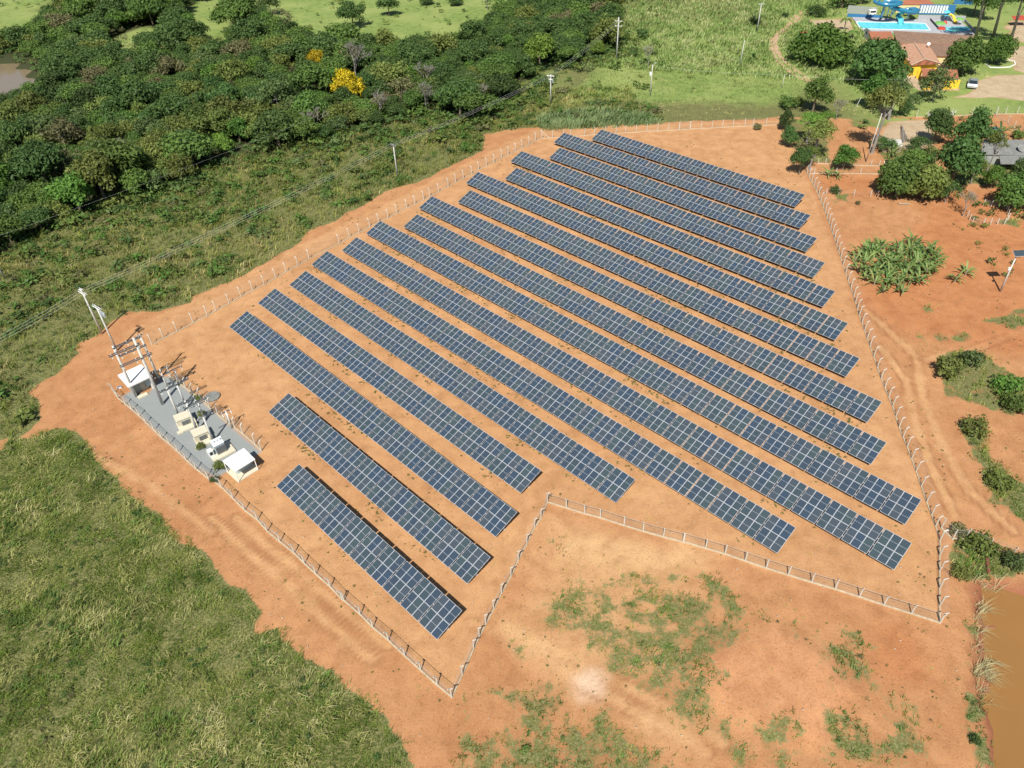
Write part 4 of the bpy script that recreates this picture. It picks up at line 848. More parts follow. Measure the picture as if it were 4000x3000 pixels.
for px, wpx, mt, lb in [((3186, 62), 80, 'dark', 'dark round bush by the end of the dirt track'), ((3065, 68), 32, 'dark', 'small dark bush in the far meadow'), ((3285, 30), 120, 'mid', 'green tree behind the grey wall of the pool'), ((3360, 15), 90, 'dark', 'dark tree left of the water slide'), ((3973, 540), 60, 'mid', 'green bush at the right edge above the grey roof'), ((3260, 755), 50, 'dark', 'small dark shrub on the bare plot fence'), ((3350, 800), 26, 'dry', 'reddish dry shrub on the bare soil'), ((2959, 506), 42, 'dry', 'thin weedy shrub inside the upper right of the panel field'),
        ((3070, 420), 90, 'mid', 'leafy low bush at the right end of the meadow'), ((3120, 415), 60, 'olive', 'low olive bush left of the round tree'), ((700, 1500), 26, 'olive', 'weedy tuft by the left corner of the gravel yard'), ((770, 1560), 36, 'olive', 'green weed on the gravel by the right fence'), ((790, 1622), 40, 'olive', 'green weed on the gravel behind the first bay'), ((785, 1748), 42, 'olive', 'weed in front of the middle transformer bay'), ((855, 1835), 62, 'olive', 'largest bush on the gravel, left of the white shelter'), ((838, 1880), 40, 'dark', 'dark weed under the bush left of the shelter'),
        ((3690, 1460), 105, 'olive', 'tall green scrub bush in the upper patch by the right hand track'), ((3790, 1430), 85, 'grey', 'grey green bush at the top of the right hand scrub patch'), ((3930, 1530), 100, 'bright', 'bright green bush at the right edge scrub patch'), ((3960, 1600), 90, 'mid', 'green bush low in the right edge scrub patch'), ((3800, 1690), 90, 'olive', 'yellowish bush in the middle right scrub patch'), ((3900, 1900), 90, 'olive', 'olive bush in the lower right scrub patch'), ((3740, 2080), 60, 'dry', 'dry dark bush next to the fence corner above the pond'), ((3820, 2150), 110, 'olive', 'yellow green bush leaning over the pond bank'), ((3960, 2220), 90, 'grey', 'grey green bush at the right edge above the pond'), ((3750, 2250), 60, 'olive', 'low olive bush right of the short fence run'),
        ((3800, 2900), 45, 'dark', 'dark green shrub on the lower pond bank'), ((1475, 2960), 32, 'dark', 'dark little shrub on the bare patch at the bottom edge')]:
    ptree(px, wpx, 'bush', mt, lb, random.randrange(3), 1.0, 'shrub', 'shrub')

# palms, spiky bush, banana plants: arching strap leaves
def strap_np(n, ln, wd, rise, droop, seed, z0=0.):
    rs = np.random.default_rng(seed); Vs = []; Fs = []; Ts = []; b = 0; seg = 5
    for k in range(n):
        a = rs.uniform(0, 6.283); l_ = ln*rs.uniform(.7, 1.1); r_ = rise*rs.uniform(.5, 1.2); d = np.array([math.cos(a), math.sin(a)]); s = np.array([-d[1], d[0]]); tv = rs.random()
        for i in range(seg+1):
            f = i/seg; out = l_*(f**.9)*.8; zz = z0+r_*l_*(f)-droop*l_*f**2.4; ww = wd*math.sin(math.pi*min(.98, f*.85+.12))*.5
            c = d*out; Vs += [[c[0]-s[0]*ww, c[1]-s[1]*ww, zz-.25*ww], [c[0], c[1], zz], [c[0]+s[0]*ww, c[1]+s[1]*ww, zz-.25*ww]]
        for i in range(seg):
            q = b+3*i; Fs += [[q, q+1, q+4, q+3], [q+1, q+2, q+5, q+4]]; Ts += [tv, min(1, tv+.15)]
        b += 3*(seg+1)
    return np.array(Vs), np.array(Fs), np.array(Ts)
ban = []
for i in range(4):
    V, Fq, ti = strap_np(13, 2.7, .34, 1.25, .75, 900+i, .5); ban.append(npmesh('leaves', V, Fq, L['banana'], ti))
mb = MB(); mb.tube([(0, 0, -.1), (0, 0, 1.4)], [.16, .09], M['timber'], 7); ban_stem = mb.mesh('stem')
def banana(p, sc, label, group, i):
    r_ = empty('banana_plant', (p.x, p.y, 0), random.uniform(0, 6.28), label, 'banana plant', group); r_.scale = (sc, sc, sc)
    link('leaves', ban[i], r_); link('stem', ban_stem, r_)
bpoly = W(P(r6, [(1120, 20), (1250, -60), (1500, -110), (1650, -40), (1700, 60), (1640, 120), (1560, 190), (1460, 260), (1330, 240), (1200, 150)]))
q = np.array(bpoly); cnt = 0; placed = []
while cnt < 70:
    a = random.uniform(q[:, 0].min(), q[:, 0].max()); b = random.uniform(q[:, 1].min(), q[:, 1].max())
    if sdf(np.array([a]), np.array([b]), bpoly)[0] < .3 or any((a-u)**2+(b-v)**2 < .8 for u, v in placed): continue
    placed.append((a, b)); cnt += 1; banana(Vector((a, b, 0)), random.uniform(.8, 1.2), 'banana plant inside the big clump on the orange soil right of the fence', 'banana plants of the big clump', cnt % 4)
for i, (px, s_, lb) in enumerate([((3730, 1100), .9, 'lone banana plant at the lower right end of the big clump'), ((3770, 1075), 1., 'yellowish banana plant standing apart, farthest right of the clump'), ((2942, 236), 1.3, 'banana plant in the far meadow by the thin dark pole'), ((3235, 690), 1., 'banana plant in front of the bright green small tree, left one'), ((3272, 695), .9, 'banana plant in front of the bright green small tree, right one'), ((3480, 610), 1.2, 'banana plant between the tarpaulin shed and the garden trees'), ((3860, 545), 1.7, 'large leaved plant next to the dark blue car'), ((3900, 535), 1.7, 'large leaved plant right of the dark blue car')]):
    banana(G(*px), s_, lb, None, i % 4)
V, Fq, ti = strap_np(70, 3.0, .22, 1.2, .55, 44, .2); o = empty('spiky_bush', tuple(G(2945, 95)), 0, 'dark spiky bush beside the far pole in the meadow', 'shrub'); link('leaves', npmesh('leaves', V*1.5, Fq, L['dark'], ti), o)
V, Fq, ti = strap_np(26, 2.9, .5, .55, .75, 45, 0); pm = npmesh('fronds', V, Fq, L['mid'], ti)
for px, h, lb in [((3296, 118), 3.5, 'palm tree left of the pool, taller one'), ((3325, 155), 2.6, 'lower palm tree at the left corner of the pool deck')]:
    p = G(*px); o = empty('palm_tree', (p.x, p.y, 0), 1, lb, 'palm tree'); link('fronds', pm, o, (0, 0, h)); mb = MB(); mb.tube([(0, 0, -.1), (.2, 0, h)], [.2, .13], M['bark'], 7); mb.build('trunk', o)
# tall pale trunks in the top right corner
for px, tp, h, lb in [((3812, 143), (3855, -20), 15, 'tall grey trunked tree right of the pool, leftmost of three'), ((3880, 142), (3925, -10), 17, 'tall grey trunked tree in the middle of the three at the top right'), ((3945, 168), (3995, -10), 15, 'tall grey trunked tree nearest the right edge of the top corner')]:
    p = G(*px); q = G(tp[0], tp[1], h); o = empty('tall_tree', (p.x, p.y, 0), 0, lb, 'tree'); d = Vector((q.x-p.x, q.y-p.y, h)); d.x = max(-5, min(5, d.x)); d.y = max(-5, min(5, d.y))
    mb = MB(); mb.tube([(0, 0, -.2), d*.35+Vector((.15, 0, 0)), d*.7, d], [.55, .42, .34, .2], M['palebark'], 9); mb.tube([d*.45, d*.8+Vector((1.6, .5, 0))], [.26, .1], M['palebark'], 7); mb.build('trunk', o, smooth=True)
    cm, _ = crown_mesh('loose', 1, 'dark'); c = link('crown', cm, o, (d.x, d.y, h-4.5)); c.scale = (1.3, 1.3, 1.2)
for px, wpx in [((3800, 60), 115), ((3830, 75), 110)]:
    ptree(px, wpx, 'dense', 'dark' if px[0] < 3810 else 'mid', 'dark tree behind the leftmost tall trunk' if px[0] < 3810 else 'green tree behind the middle tall trunk', 0, 1.2)

# scrub and undergrowth: countless low bushes as stuff
def bush_field(n, box, cond, mats, probs_, smin, smax, name, label, seed):
    rs = np.random.default_rng(seed)
    bp_ = []
    for i in range(5):
        V, Fq, ti, _ = crown_np(seed+i, 1.0, 1.1, -.1, 6, 46, .20, .5, .3, .8); bp_.append((V, Fq, ti))
    p = np.column_stack([rs.uniform(box[0], box[1], n), rs.uniform(box[2], box[3], n)])
    p = p[vis(p[:, 0], p[:, 1])]; k = cond(p[:, 0], p[:, 1], rs); p = p[k]; Vs = []; Fs = []; Ts = []; Ms = []; b = 0
    zz = gz(p[:, 0], p[:, 1]); nn = fbm(p[:, 0], p[:, 1], 8.)
    for j in range(len(p)):
        V, Fq, ti = bp_[rs.integers(5)]; a = rs.uniform(0, 6.28); ca, sa = math.cos(a), math.sin(a); s = smin+(smax-smin)*rs.random()**2.2
        Vs.append(np.stack([(V[:, 0]*ca-V[:, 1]*sa)*s+p[j, 0], (V[:, 0]*sa+V[:, 1]*ca)*s+p[j, 1], V[:, 2]*s*.8+zz[j]], 1)); Fs.append(Fq+b); b += len(V)
        Ts.append(np.clip(ti*.6+rs.random()*.4, 0, 1)); Ms.append(np.full(len(Fq), rs.choice(len(mats), p=probs_)))
    me = npmesh(name, np.concatenate(Vs), np.concatenate(Fs), [L[m] for m in mats], np.concatenate(Ts), np.concatenate(Ms))
    print(name, len(p)); tag(link(name, me), label, 'vegetation', None, 'stuff')
bush_field(9000, (-150, 45, 75, 235), lambda a, b, rs: (sdf(a, b, scrub_w) > .8) & (sdf(a, b, PW['forest']) < 3) & (rs.random(len(a)) < .25+.75*sm(.4, .6, fbm(a, b, 10.))), ['olive', 'mid', 'grey', 'dark', 'dry', 'bright'], [.36, .28, .08, .08, .06, .14], .45, 2.6, 'scrub', 'low green and brown scrub between the wood and the dirt road', 3)
bush_field(5000, (-150, 50, 120, 300), lambda a, b, rs: (sdf(a, b, PW['forest']) < 3) & (sdf(a, b, scrub_w) > 3) & (rs.random(len(a)) < sm(-16, 0, sdf(a, b, PW['forest'])+(fbm(a, b, 8.)-.5)*18)), ['dark', 'mid', 'olive', 'grey'], [.32, .3, .28, .1], 1.0, 3.6, 'wood_fringe', 'tall bushes thinning out from the wood into the scrub', 8)
bush_field(12000, (-240, 50, 130, 380), lambda a, b, rs: (sdf(a, b, PW['forest']) > -1) & (sdf(a, b, PW['c1']) < 0) & (sdf(a, b, PW['c2']) < 0) & (sdf(a, b, PW['c3']) < 0) & (sdf(a, b, PW['pond2']) < -3), ['dark', 'mid', 'olive', 'grey', 'dry'], [.35, .25, .2, .12, .08], 1.0, 2.6, 'undergrowth', 'tangled undergrowth filling the gaps of the wood', 4)

# grass blades as stuff
def grass(n, box, cond, mat, hgt, wdt, name, label, seed, blades=6, spread=.28, leanv=.5, clump=1.):
    rs = np.random.default_rng(seed); p = np.column_stack([rs.uniform(box[0], box[1], n), rs.uniform(box[2], box[3], n)])
    p = p[vis(p[:, 0], p[:, 1])]
    p = p[cond(p[:, 0], p[:, 1], rs)]; m = len(p)
    if not m: return
    zz = gz(p[:, 0], p[:, 1]); big = .55+.9*fbm(p[:, 0]+9, p[:, 1], 2.2)*clump; tn = (fbm(p[:, 0], p[:, 1]+40, 2.6)-.5)*1.5+(fbm(p[:, 0], p[:, 1]+10, 12.)-.5)*.9+.48
    wind = (fbm(p[:, 0]-30, p[:, 1], 5.)-.5)*6
    P_ = np.repeat(p, blades, 0); Z = np.repeat(zz, blades); S_ = np.repeat(big, blades)*rs.uniform(.6, 1.25, m*blades); T_ = np.clip(np.repeat(tn, blades)+rs.normal(0, .16, m*blades), 0, 1)
    a = rs.uniform(0, 6.28, m*blades); off = rs.normal(0, spread, (m*blades, 2)); wd_ = np.repeat(wind, blades)
    base = np.column_stack([P_+off, Z-.03]); lx = (np.cos(a)*.85+np.cos(wd_)*.55)*leanv; ly = (np.sin(a)*.85+np.sin(wd_)*.55)*leanv
    hh = hgt*S_*rs.uniform(.7, 1.3, m*blades); sx_ = -np.sin(a)*wdt/2*S_; sy_ = np.cos(a)*wdt/2*S_
    mid = base+np.column_stack([lx*hh*.35, ly*hh*.35, hh*.62]); tip = base+np.column_stack([lx*hh*1.05, ly*hh*1.05, hh*(.95-.25*np.hypot(lx, ly))])
    side = np.column_stack([sx_, sy_, sx_*0])
    V = np.stack([base-side, base+side, mid+side*.8, mid-side*.8, tip+side*.1, tip-side*.1], 1).reshape(-1, 3)
    k = np.arange(m*blades)*6; Fq = np.concatenate([np.stack([k, k+1, k+2, k+3], 1), np.stack([k+3, k+2, k+4, k+5], 1)])
    me = npmesh(name, V, Fq, L[mat], np.concatenate([T_, np.clip(T_+.1, 0, 1)]))
    print(name, m); tag(link(name, me), label, 'grass', None, 'stuff')
def cfield(arr): return lambda a, b, rs: rs.random(len(a)) < at_field(arr, a, b)
grass(78000, (-115, 0, 26, 100), lambda a, b, rs: (sdf(a, b, PW['left'])+(fbm(a, b, 1.5)-.5)*3+rs.normal(0, .35, len(a)) > .1) & (rs.random(len(a)) < .25+.75*sm(.3, .5, fbm(a, b, 2.5))), 'grass', .46, .06, 'tall_grass', 'tall green and straw coloured grass filling the lower left field', 21, 6, .22, .75, 1.)
bush_field(9000, (-115, 0, 26, 100), lambda a, b, rs: (sdf(a, b, PW['left']) > .3) & (rs.random(len(a)) < sm(.38, .6, fbm(a, b, 6.))), ['olive', 'mid', 'dry', 'dark'], [.38, .22, .15, .25], .2, .7, 'field_weeds', 'low weeds among the tall grass of the lower left field', 33)
grass(26000, (-150, 40, 75, 235), lambda a, b, rs: (sdf(a, b, scrub_w) > .2) & (sdf(a, b, PW['forest']) < 2), 'scrubgrass', .95, .11, 'scrub_grass', 'rough grass between the scrub bushes', 22, 5, .4, .6)
grass(16000, (-150, 40, 75, 235), lambda a, b, rs: (sdf(a, b, scrub_w) > .2) & (sdf(a, b, PW['forest']) < 2) & (fbm(a+70, b, 7.) > .54), 'drygrass', .9, .11, 'dry_scrub_grass', 'patches of yellowish dry grass between the scrub bushes', 42, 6, .4, .6)
grass(14000, (-150, 40, 75, 235), lambda a, b, rs: (sdf(a, b, scrub_w) > .2) & (sdf(a, b, PW['forest']) < 2) & (fbm(a-70, b, 5.) > .56), 'deepgrass', 1.0, .12, 'green_scrub_grass', 'patches of deep green grass between the scrub bushes', 43, 6, .4, .6)
grass(5000, (-5, 150, 180, 330), lambda a, b, rs: (sdf(a, b, scrub_w) > .5) & (sdf(a, b, PW['forest']) < 0) & (at_field(trk+yard, a, b) < .3) & (fbm(a, b, 9.) > .5), 'drygrass', .35, .14, 'dry_meadow_grass', 'pale dry grass patches in the meadow', 46, 5, .5, .6)
grass(16000, (20, 130, 225, 360), lambda a, b, rs: (sdf(a, b, PW['forest']) < 0) & (at_field(trk+yard, a, b) < .3) & (b+.35*a > 265), 'meadow', 1.1, .2, 'tall_meadow_grass', 'tall pale green grass of the far meadow', 47, 5, .5, .5)
grass(12000, (-115, 0, 26, 100), lambda a, b, rs: (sdf(a, b, PW['left']) > .5) & (fbm(a+33, b*1.0, 4.5) > .56), 'drygrass', .7, .08, 'dry_field_grass', 'tufts of straw coloured grass in the lower left field', 44, 7, .25, .9)
grass(12000, (-115, 0, 26, 100), lambda a, b, rs: (sdf(a, b, PW['left']) > .5) & (fbm(a-33, b+12, 3.5) > .57), 'deepgrass', .7, .09, 'green_field_grass', 'tufts of deep green grass in the lower left field', 45, 7, .25, .7)
grass(15000, (-5, 150, 180, 300), lambda a, b, rs: (sdf(a, b, PW['lush']) > 0) & (at_field(trk+yard, a, b) < .1), 'meadow', .42, .13, 'meadow_grass', 'bright green meadow grass beyond the straight post fence', 23, 4, .5, .6)
grass(7000, (0, 60, 180, 215), lambda a, b, rs: sdf(a, b, PW['blueg']) > -1, 'blue', 1.6, .13, 'reed_grass', 'tall blue green grass along the far fence', 24, 6, .4, .4)
notch = np.where((x > -25) & (y < 95), veg, 0)*(field(lambda a, b: (sdf(a, b, PW['left']) < -1).astype(float)))*(field(lambda a, b: (sdf(a, b, PW['array']) < -.5).astype(float)))
grass(60000, (-25, 75, 26, 80), lambda a, b, rs: rs.random(len(a)) < (at_field(notch, a, b)-.25)*.45, 'grass', .32, .06, 'patchy_grass', 'patchy short grass on the orange soil below the array', 25, 6, .16, .7)
rightv = np.where((x > 48), veg, 0)*field(lambda a, b: (sdf(a, b, scrub_w) < -1).astype(float))
grass(50000, (-25, 75, 26, 80), lambda a, b, rs: rs.random(len(a)) < (at_field(notch, a, b)-.25)*.6*(fbm(a, b, 3.) > .47), 'deepgrass', .4, .07, 'patchy_green_grass', 'deep green tufts in the patches below the array', 53, 6, .16, .7)
grass(40000, (45, 150, 40, 180), lambda a, b, rs: rs.random(len(a)) < (at_field(rightv, a, b)-.3)*.7, 'grass', .6, .09, 'rough_grass', 'rough grass patches on the orange soil right of the array', 26, 6, .22, .6)
dirt = field(lambda a, b: ((sdf(a, b, PW['pond']) < -.5)).astype(float))*(1-gravel)*(veg < .3)*(1-yard)
grass(16000, (-70, 110, 28, 190), lambda a, b, rs: (at_field(dirt, a, b) > .5) & (rs.random(len(a)) < .9*sm(.52, .7, fbm(a, b, 3.))), 'grass', .16, .05, 'sparse_weeds', 'tiny scattered weeds on the orange soil', 27, 5, .16, .9)
bush_field(16000, (-70, 110, 28, 190), lambda a, b, rs: (at_field(dirt, a, b) > .5) & (rs.random(len(a)) < .9*sm(.50, .66, fbm(a+5, b+5, 5.))), ['olive', 'dry', 'dark'], [.4, .4, .2], .07, .30, 'small_weeds', 'small dark weeds dotted over the orange soil', 51)
bush_field(15000, (-25, 150, 26, 180), lambda a, b, rs: rs.random(len(a)) < (np.maximum(at_field(notch, a, b), at_field(rightv, a, b))-.35)*.8, ['olive', 'dark', 'dry', 'mid'], [.4, .25, .2, .15], .15, .75, 'patch_weeds', 'low weeds in the grassy patches on the orange soil', 52)
grass(1300, (44, 66, 28, 54), lambda a, b, rs: (np.abs(sdf(a, b, PW['pond'])+.9) < .9) & (fbm(a, b, 2.2) > .56), 'straw', 1.2, .05, 'bank_reeds', 'pale dry reeds hanging over the pond bank', 28, 9, .25, 1.1)
def rowweeds(a, b, rs):
    k = np.zeros(len(a), bool)
    for x0, y0, nc in ROWS:
        u = (a-x0)*E1.x+(b-y0)*E1.y; v = (a-x0)*N1.x+(b-y0)*N1.y
        k |= (u > -1) & (u < nc*CP+1) & (v > -.9) & (v < .5)
    return k & (rs.random(len(a)) < sm(.44, .68, fbm(a, b, 5.)))
bush_field(52000, (-70, 75, 60, 200), rowweeds, ['olive', 'dry', 'dark'], [.5, .35, .15], .10, .36, 'row_weeds', 'low weeds growing along the front edges of the panel rows', 61)
bush_field(1500, (95, 160, 95, 200), lambda a, b, rs: (sdf(a, b, scrub_w) < 2) & (at_field(yard, a, b) < .3) & (fbm(a, b, 7.) > .50), ['olive', 'dark', 'mid', 'grey'], [.35, .2, .3, .15], .4, 1.7, 'garden_scrub', 'low bushes and weeds between the garden trees', 62)
bush_field(900, (-240, 60, 220, 400), lambda a, b, rs: (sdf(a, b, PW['forest']) < -2) & (b > 225) & (a+b > 150) & (sdf(a, b, PW['pond2']) < -2), ['olive', 'dark', 'mid'], [.4, .3, .3], .5, 2.4, 'pasture_bushes', 'scattered bushes on the light green pasture beyond the wood', 63)
# stones
rs = np.random.default_rng(5); n = 5200
p = np.column_stack([rs.uniform(-75, 90, n), rs.uniform(28, 190, n)]); p = p[(at_field(dirt, p[:, 0], p[:, 1]) > .5)]
cube = np.array([(i, j, k) for i in (-1, 1) for j in (-1, 1) for k in (-1, 1)], float)*.8; cf = np.array([(0, 1, 3, 2), (4, 6, 7, 5), (0, 4, 5, 1), (2, 3, 7, 6), (0, 2, 6, 4), (1, 5, 7, 3)])
Vs = []; Fs = []
for j in range(len(p)):
    s = .025+.08*rs.random()**4; Vs.append((cube+rs.normal(0, .25, cube.shape))*s+np.array([p[j, 0], p[j, 1], float(gz(p[j, 0], p[j, 1]))+s*.4])); Fs.append(cf+8*j)
tag(link('stones', npmesh('stones', np.concatenate(Vs), np.concatenate(Fs), M['stone'])), 'small pale stones scattered over the orange soil', 'stones', None, 'stuff')

# ------------------------------------------------------------------ the holiday house
def rp(c, x_, y_, z_): return G(*c(x_, y_), z_)
hx = rp(c6, 1190, 720, 0); house = empty('tiled_house', (hx.x, hx.y, 0), 0, 'rambling yellow house with orange and brown clay tile roofs below the pool', 'house')
O = Vector((hx.x, hx.y, 0))
def hroof(pts_, mat, name='roof', walls=None, inset=.5, parent=house, th=.18):
    mb = MB(); q = [rp(*p)-O for p in pts_]; mb.slab(q, th, mat, M['clay_red'] if 'clay' in mat.name or 'tile' in mat.name else mat)
    r_ = mb.build(name, parent)
    if walls:
        c = sum(q, Vector())/len(q); mb = MB(); w_ = [Vector((v.x+(c.x-v.x)*.06, v.y+(c.y-v.y)*.06, v.z-th-.02)) for v in q]
        mb.prism([(v.x, v.y) for v in w_], -.1, [v.z for v in w_], walls); mb.build('wall', parent)
    return r_
hroof([(c6, 1025, 280, 4.6), (c6, 1760, 322, 4.6), (c6, 1720, 405, 3.2), (c6, 1062, 395, 3.2)], M['clay_old'], walls=M['ochre'])
hroof([(c6, 797, 285, 4.2), (c6, 1003, 285, 4.2), (c6, 1030, 370, 3.4), (c6, 835, 372, 3.4)], M['clay_red'], walls=M['ochre'])
hroof([(c6, 910, 390, 3.3), (c6, 1038, 380, 3.3), (c6, 1088, 474, 2.7), (c6, 980, 480, 2.7)], M['clay_red'], walls=M['ochre'])
hroof([(c6, 1350, 402, 3.4), (c6, 1600, 407, 3.4), (c6, 1560, 512, 2.7), (c6, 1400, 510, 2.7)], M['clay_old'], walls=M['ochre'])
rg = [(c6, 1215, 392, 4.7), (c6, 1310, 538, 4.7)]; Lc = (c6, 1050, 408, 3.1); Lf = (c6, 1186, 594, 3.1); Rf = (c6, 1455, 578, 3.1); Rb = (c6, 1345, 400, 3.1)
hroof([rg[0], rg[1], Lf, Lc], M['clay'], th=.15); hroof([rg[1], rg[0], Rb, Rf], M['clay'], th=.15); hroof([rg[1], Rf, Lf], M['clay'], th=.15)
q = [rp(*v)-O for v in (Lc, Lf, Rf, Rb)]; c = sum(q, Vector())/4; mb = MB(); mb.prism([(v.x+(c.x-v.x)*.1, v.y+(c.y-v.y)*.1) for v in q], -.1, 2.9, M['yellow']); mb.build('wall', house)
mb = MB()
for a, b in ((rg[0], rg[1]), (rg[1], Lf), (rg[1], Rf)): mb.tube([rp(*a)-O+Vector((0, 0, .06)), rp(*b)-O+Vector((0, 0, .06))], .16, M['stone'], 6)
mb.build('ridge_tiles', house)
hroof([(c6, 1280, 620, 3.0), (c6, 1605, 634, 3.0), (c6, 1617, 708, 2.5), (c6, 1292, 690, 2.5)], M['clay_red'], 'porch_roof')
for xx, yy in ((1245, 715), (1330, 812), (1510, 812), (1575, 805)):
    a = rp(c6, xx, yy, 0)-O; mb = MB(); mb.box((a.x, a.y, 1.2), (2.2 if xx != 1245 else 1.2, .25, 2.4), M['yellow']); mb.build('porch_wall', house)
a = rp(c6, 1215, 700, 0)-O; mb = MB(); mb.box((a.x, a.y+1, 1.3), (3., .3, 2.6), M['yellow']); mb.build('porch_wall', house)
a = rp(c6, 860, 440, 1.5)-O; mb = MB(); mb.box((a.x, a.y, 1.4), (3.0, .3, 2.8), M['yellow']); mb.build('end_wall', house)
a = rp(c6, 790, 380, 0)-O; mb = MB(); mb.box((a.x+.6, a.y+2, 1.6), (.3, 6., 3.2), M['grey_wall']); mb.box((a.x+.43, a.y+1, 2.), (.05, .9, .7), M['dark']); mb.box((a.x+.43, a.y+3.4, 2.), (.05, .9, .7), M['dark']); mb.build('gable_wall', house)
a = rp(c6, 1345, 400, 4.6); mb = MB(); mb.tube([(0, 0, 0), (0, 0, .15)], [.15, .5], M['porcelain'], 16); mb.tube([(0, 0, -1.6), (0, 0, 0)], .06, M['galv'], 6); d_ = mb.build('satellite_dish', None, tuple(a)); d_.rotation_euler = (R(50), 0, R(-10)); tag(d_, 'white satellite dish above the hipped tile roof', 'satellite dish')
# grey roofed house at the right edge
qx = rp(c7, 1840, 550, 0); O2 = O; O = Vector((qx.x, qx.y, 0)); g2 = empty('grey_roof_house', (qx.x, qx.y, 0), 0, 'low house with a weathered grey sheet roof at the right edge', 'house')
hroof([(c7, 1860, 430, 3.4), (c7, 2300, 435, 3.4), (c7, 2300, 572, 2.6), (c7, 1840, 558, 2.6)], M['fibro'], walls=M['grey_wall'], parent=g2)
hroof([(c7, 2000, 572, 2.6), (c7, 2300, 574, 2.6), (c7, 2300, 640, 2.2), (c7, 2010, 640, 2.2)], M['fibro'], parent=g2)
a = rp(c7, 2190, 510, 3.3); mb = MB(); mb.tube([(0, 0, 0), (0, 0, .2)], [.3, 1.1], M['fibro'], 16); mb.tube([(0, 0, -1.), (0, 0, 0)], .06, M['galv'], 6); d_ = mb.build('satellite_dish', None, tuple(a)); d_.rotation_euler = (R(35), R(10), 0); tag(d_, 'grey mesh satellite dish on the grey roof at the right edge', 'satellite dish')
# sheds
def shed(c, pts_, z1, mat, wall, name, label, cat):
    global O
    a = rp(c, *pts_[3], 0); O = Vector((a.x, a.y, 0)); r_ = empty(name, (a.x, a.y, 0), 0, label, cat)
    hroof([(c, *p, z_) for p, z_ in zip(pts_, z1)], mat, walls=wall, parent=r_, th=.08)
shed(c7, [(1000, 430), (1150, 430), (1165, 490), (990, 495)], (2.6, 2.6, 1.6, 1.6), M['tarp'], M['timber'], 'tarpaulin_shed', 'small shed under a grey tarpaulin beside the timber pile', 'shed')
shed(c7, [(1000, 620), (1130, 605), (1150, 625), (1020, 665)], (2.4, 2.4, 2.0, 2.0), M['cream'], M['timber'], 'garden_shed', 'narrow shed with a pale sheet roof behind the mango like trees', 'shed')
shed(c7, [(975, 745), (1030, 745), (1030, 780), (975, 780)], (1.6, 1.6, 1.4, 1.4), M['whitewash'], M['dark'], 'animal_hutch', 'tiny white roofed hutch at the edge of the mango like tree', 'hutch')
shed(s3, [(540, 0), (700, -30), (790, 38), (470, 38)], (3.6, 3.6, 2.8, 2.8), M['clay_red'], M['ochre'], 'tiled_kiosk', 'brown tiled hut roof behind the blue slide at the top edge', 'hut')
shed(c6, [(165, 285), (250, 278), (262, 320), (200, 335)], (2.6, 2.6, 2.1, 2.1), M['redroof'], M['blue'], 'red_roof_kiosk', 'little red roofed kiosk with blue walls behind the broad bright tree', 'kiosk')
shed(u4, [(1090, 235), (1200, 220), (1330, 230), (1330, 290), (1120, 290)], (2.8, 2.8, 2.8, 2.2, 2.2), M['redroof'], None, 'red_canopy', 'red roofed canopy at the right edge of the top corner', 'shelter')
O = O2
# timber pile
p0 = gpt(c7, 1190, 450)
root = empty('timber_pile', (p0.x, p0.y, 0), 0, 'leaning pile of old poles and boards next to the tarpaulin shed', 'timber pile')
for k in range(10):
    a = gpt(c7, 1160+8*k+random.uniform(-8, 8), 460-10*k*.2, .1)-p0; b = gpt(c7, 1155+9*k*.6, 300+13*k, .5+random.random()*.5)-p0
    mb = MB(); mb.tube([a, b], .09, [M['timber'], M['fibro'], M['palebark']][k % 3], 6); mb.build('pole', root)
# log on soil
a = gpt(c7, 1125, 985, .2); b = gpt(c7, 1220, 990, .2); mb = MB(); mb.tube([(0, 0, 0), tuple(b-a)], .22, M['timber'], 8); tag(mb.build('fallen_log', None, tuple(a)), 'cut log lying on the soil in front of the mango like trees', 'log')
a = gpt(b3, 1983, 360, .2); b = gpt(b3, 1995, 465, .15); mb = MB(); mb.tube([(0, 0, 0), tuple(b-a)], .2, M['rust'], 10); tag(mb.build('clay_pipe', None, tuple(a)), 'orange pipe stub on the bank above the brown pond', 'pipe')

# ------------------------------------------------------------------ pool area
def flat(c, pts_, z0, z1, mat, name, label=None, cat=None, kind=None):
    q = [rp(c, *p, z1) for p in pts_]; mb = MB(); mb.prism([(v.x, v.y) for v in q], z0, z1, mat); return tag(mb.build(name), label, cat, None, kind)
flat(s3, [(100, 140), (1000, 170), (1120, 285), (200, 262)], -.1, .25, M['deck'], 'pool_deck', kind='structure')
t = NT('pool_water'); g = t.n('TexCoord').outputs['Object']; t.col(t.mix(t.ramp(t.noise(1.2, 4, .6, g), [(.35, 0), (.65, 1)]), (.07, .50, .58, 1), (.16, .66, .72, 1))); t.set(.08, 0, .5); M['poolwater'] = t.m
po = flat(s3, [(135, 180), (705, 192), (748, 250), (172, 238)], .2, .30, M['poolwater'], 'swimming_pool', 'long turquoise swimming pool behind the tiled house', 'pool')
q = [rp(s3, *p, .3) for p in [(135, 180), (705, 192), (748, 250), (172, 238)]]; mb = MB()
for a, b in zip(q, q[1:]+q[:1]): mb.bar((a.x, a.y, .33), (b.x, b.y, .33), .4, .1, M['whitewash'])
r_ = mb.build('rim', po)
c = rp(s3, 945, 240, .3); mb = MB(); mb.prism([(c.x+5.8*math.cos(a)*(1+.12*math.sin(3*a)), c.y+3.0*math.sin(a)) for a in np.linspace(0, 6.283, 22)[:-1]], .1, .29, M['poolwater']); tag(mb.build('paddling_pool'), 'small round edged turquoise paddling pool right of the long pool', 'pool')
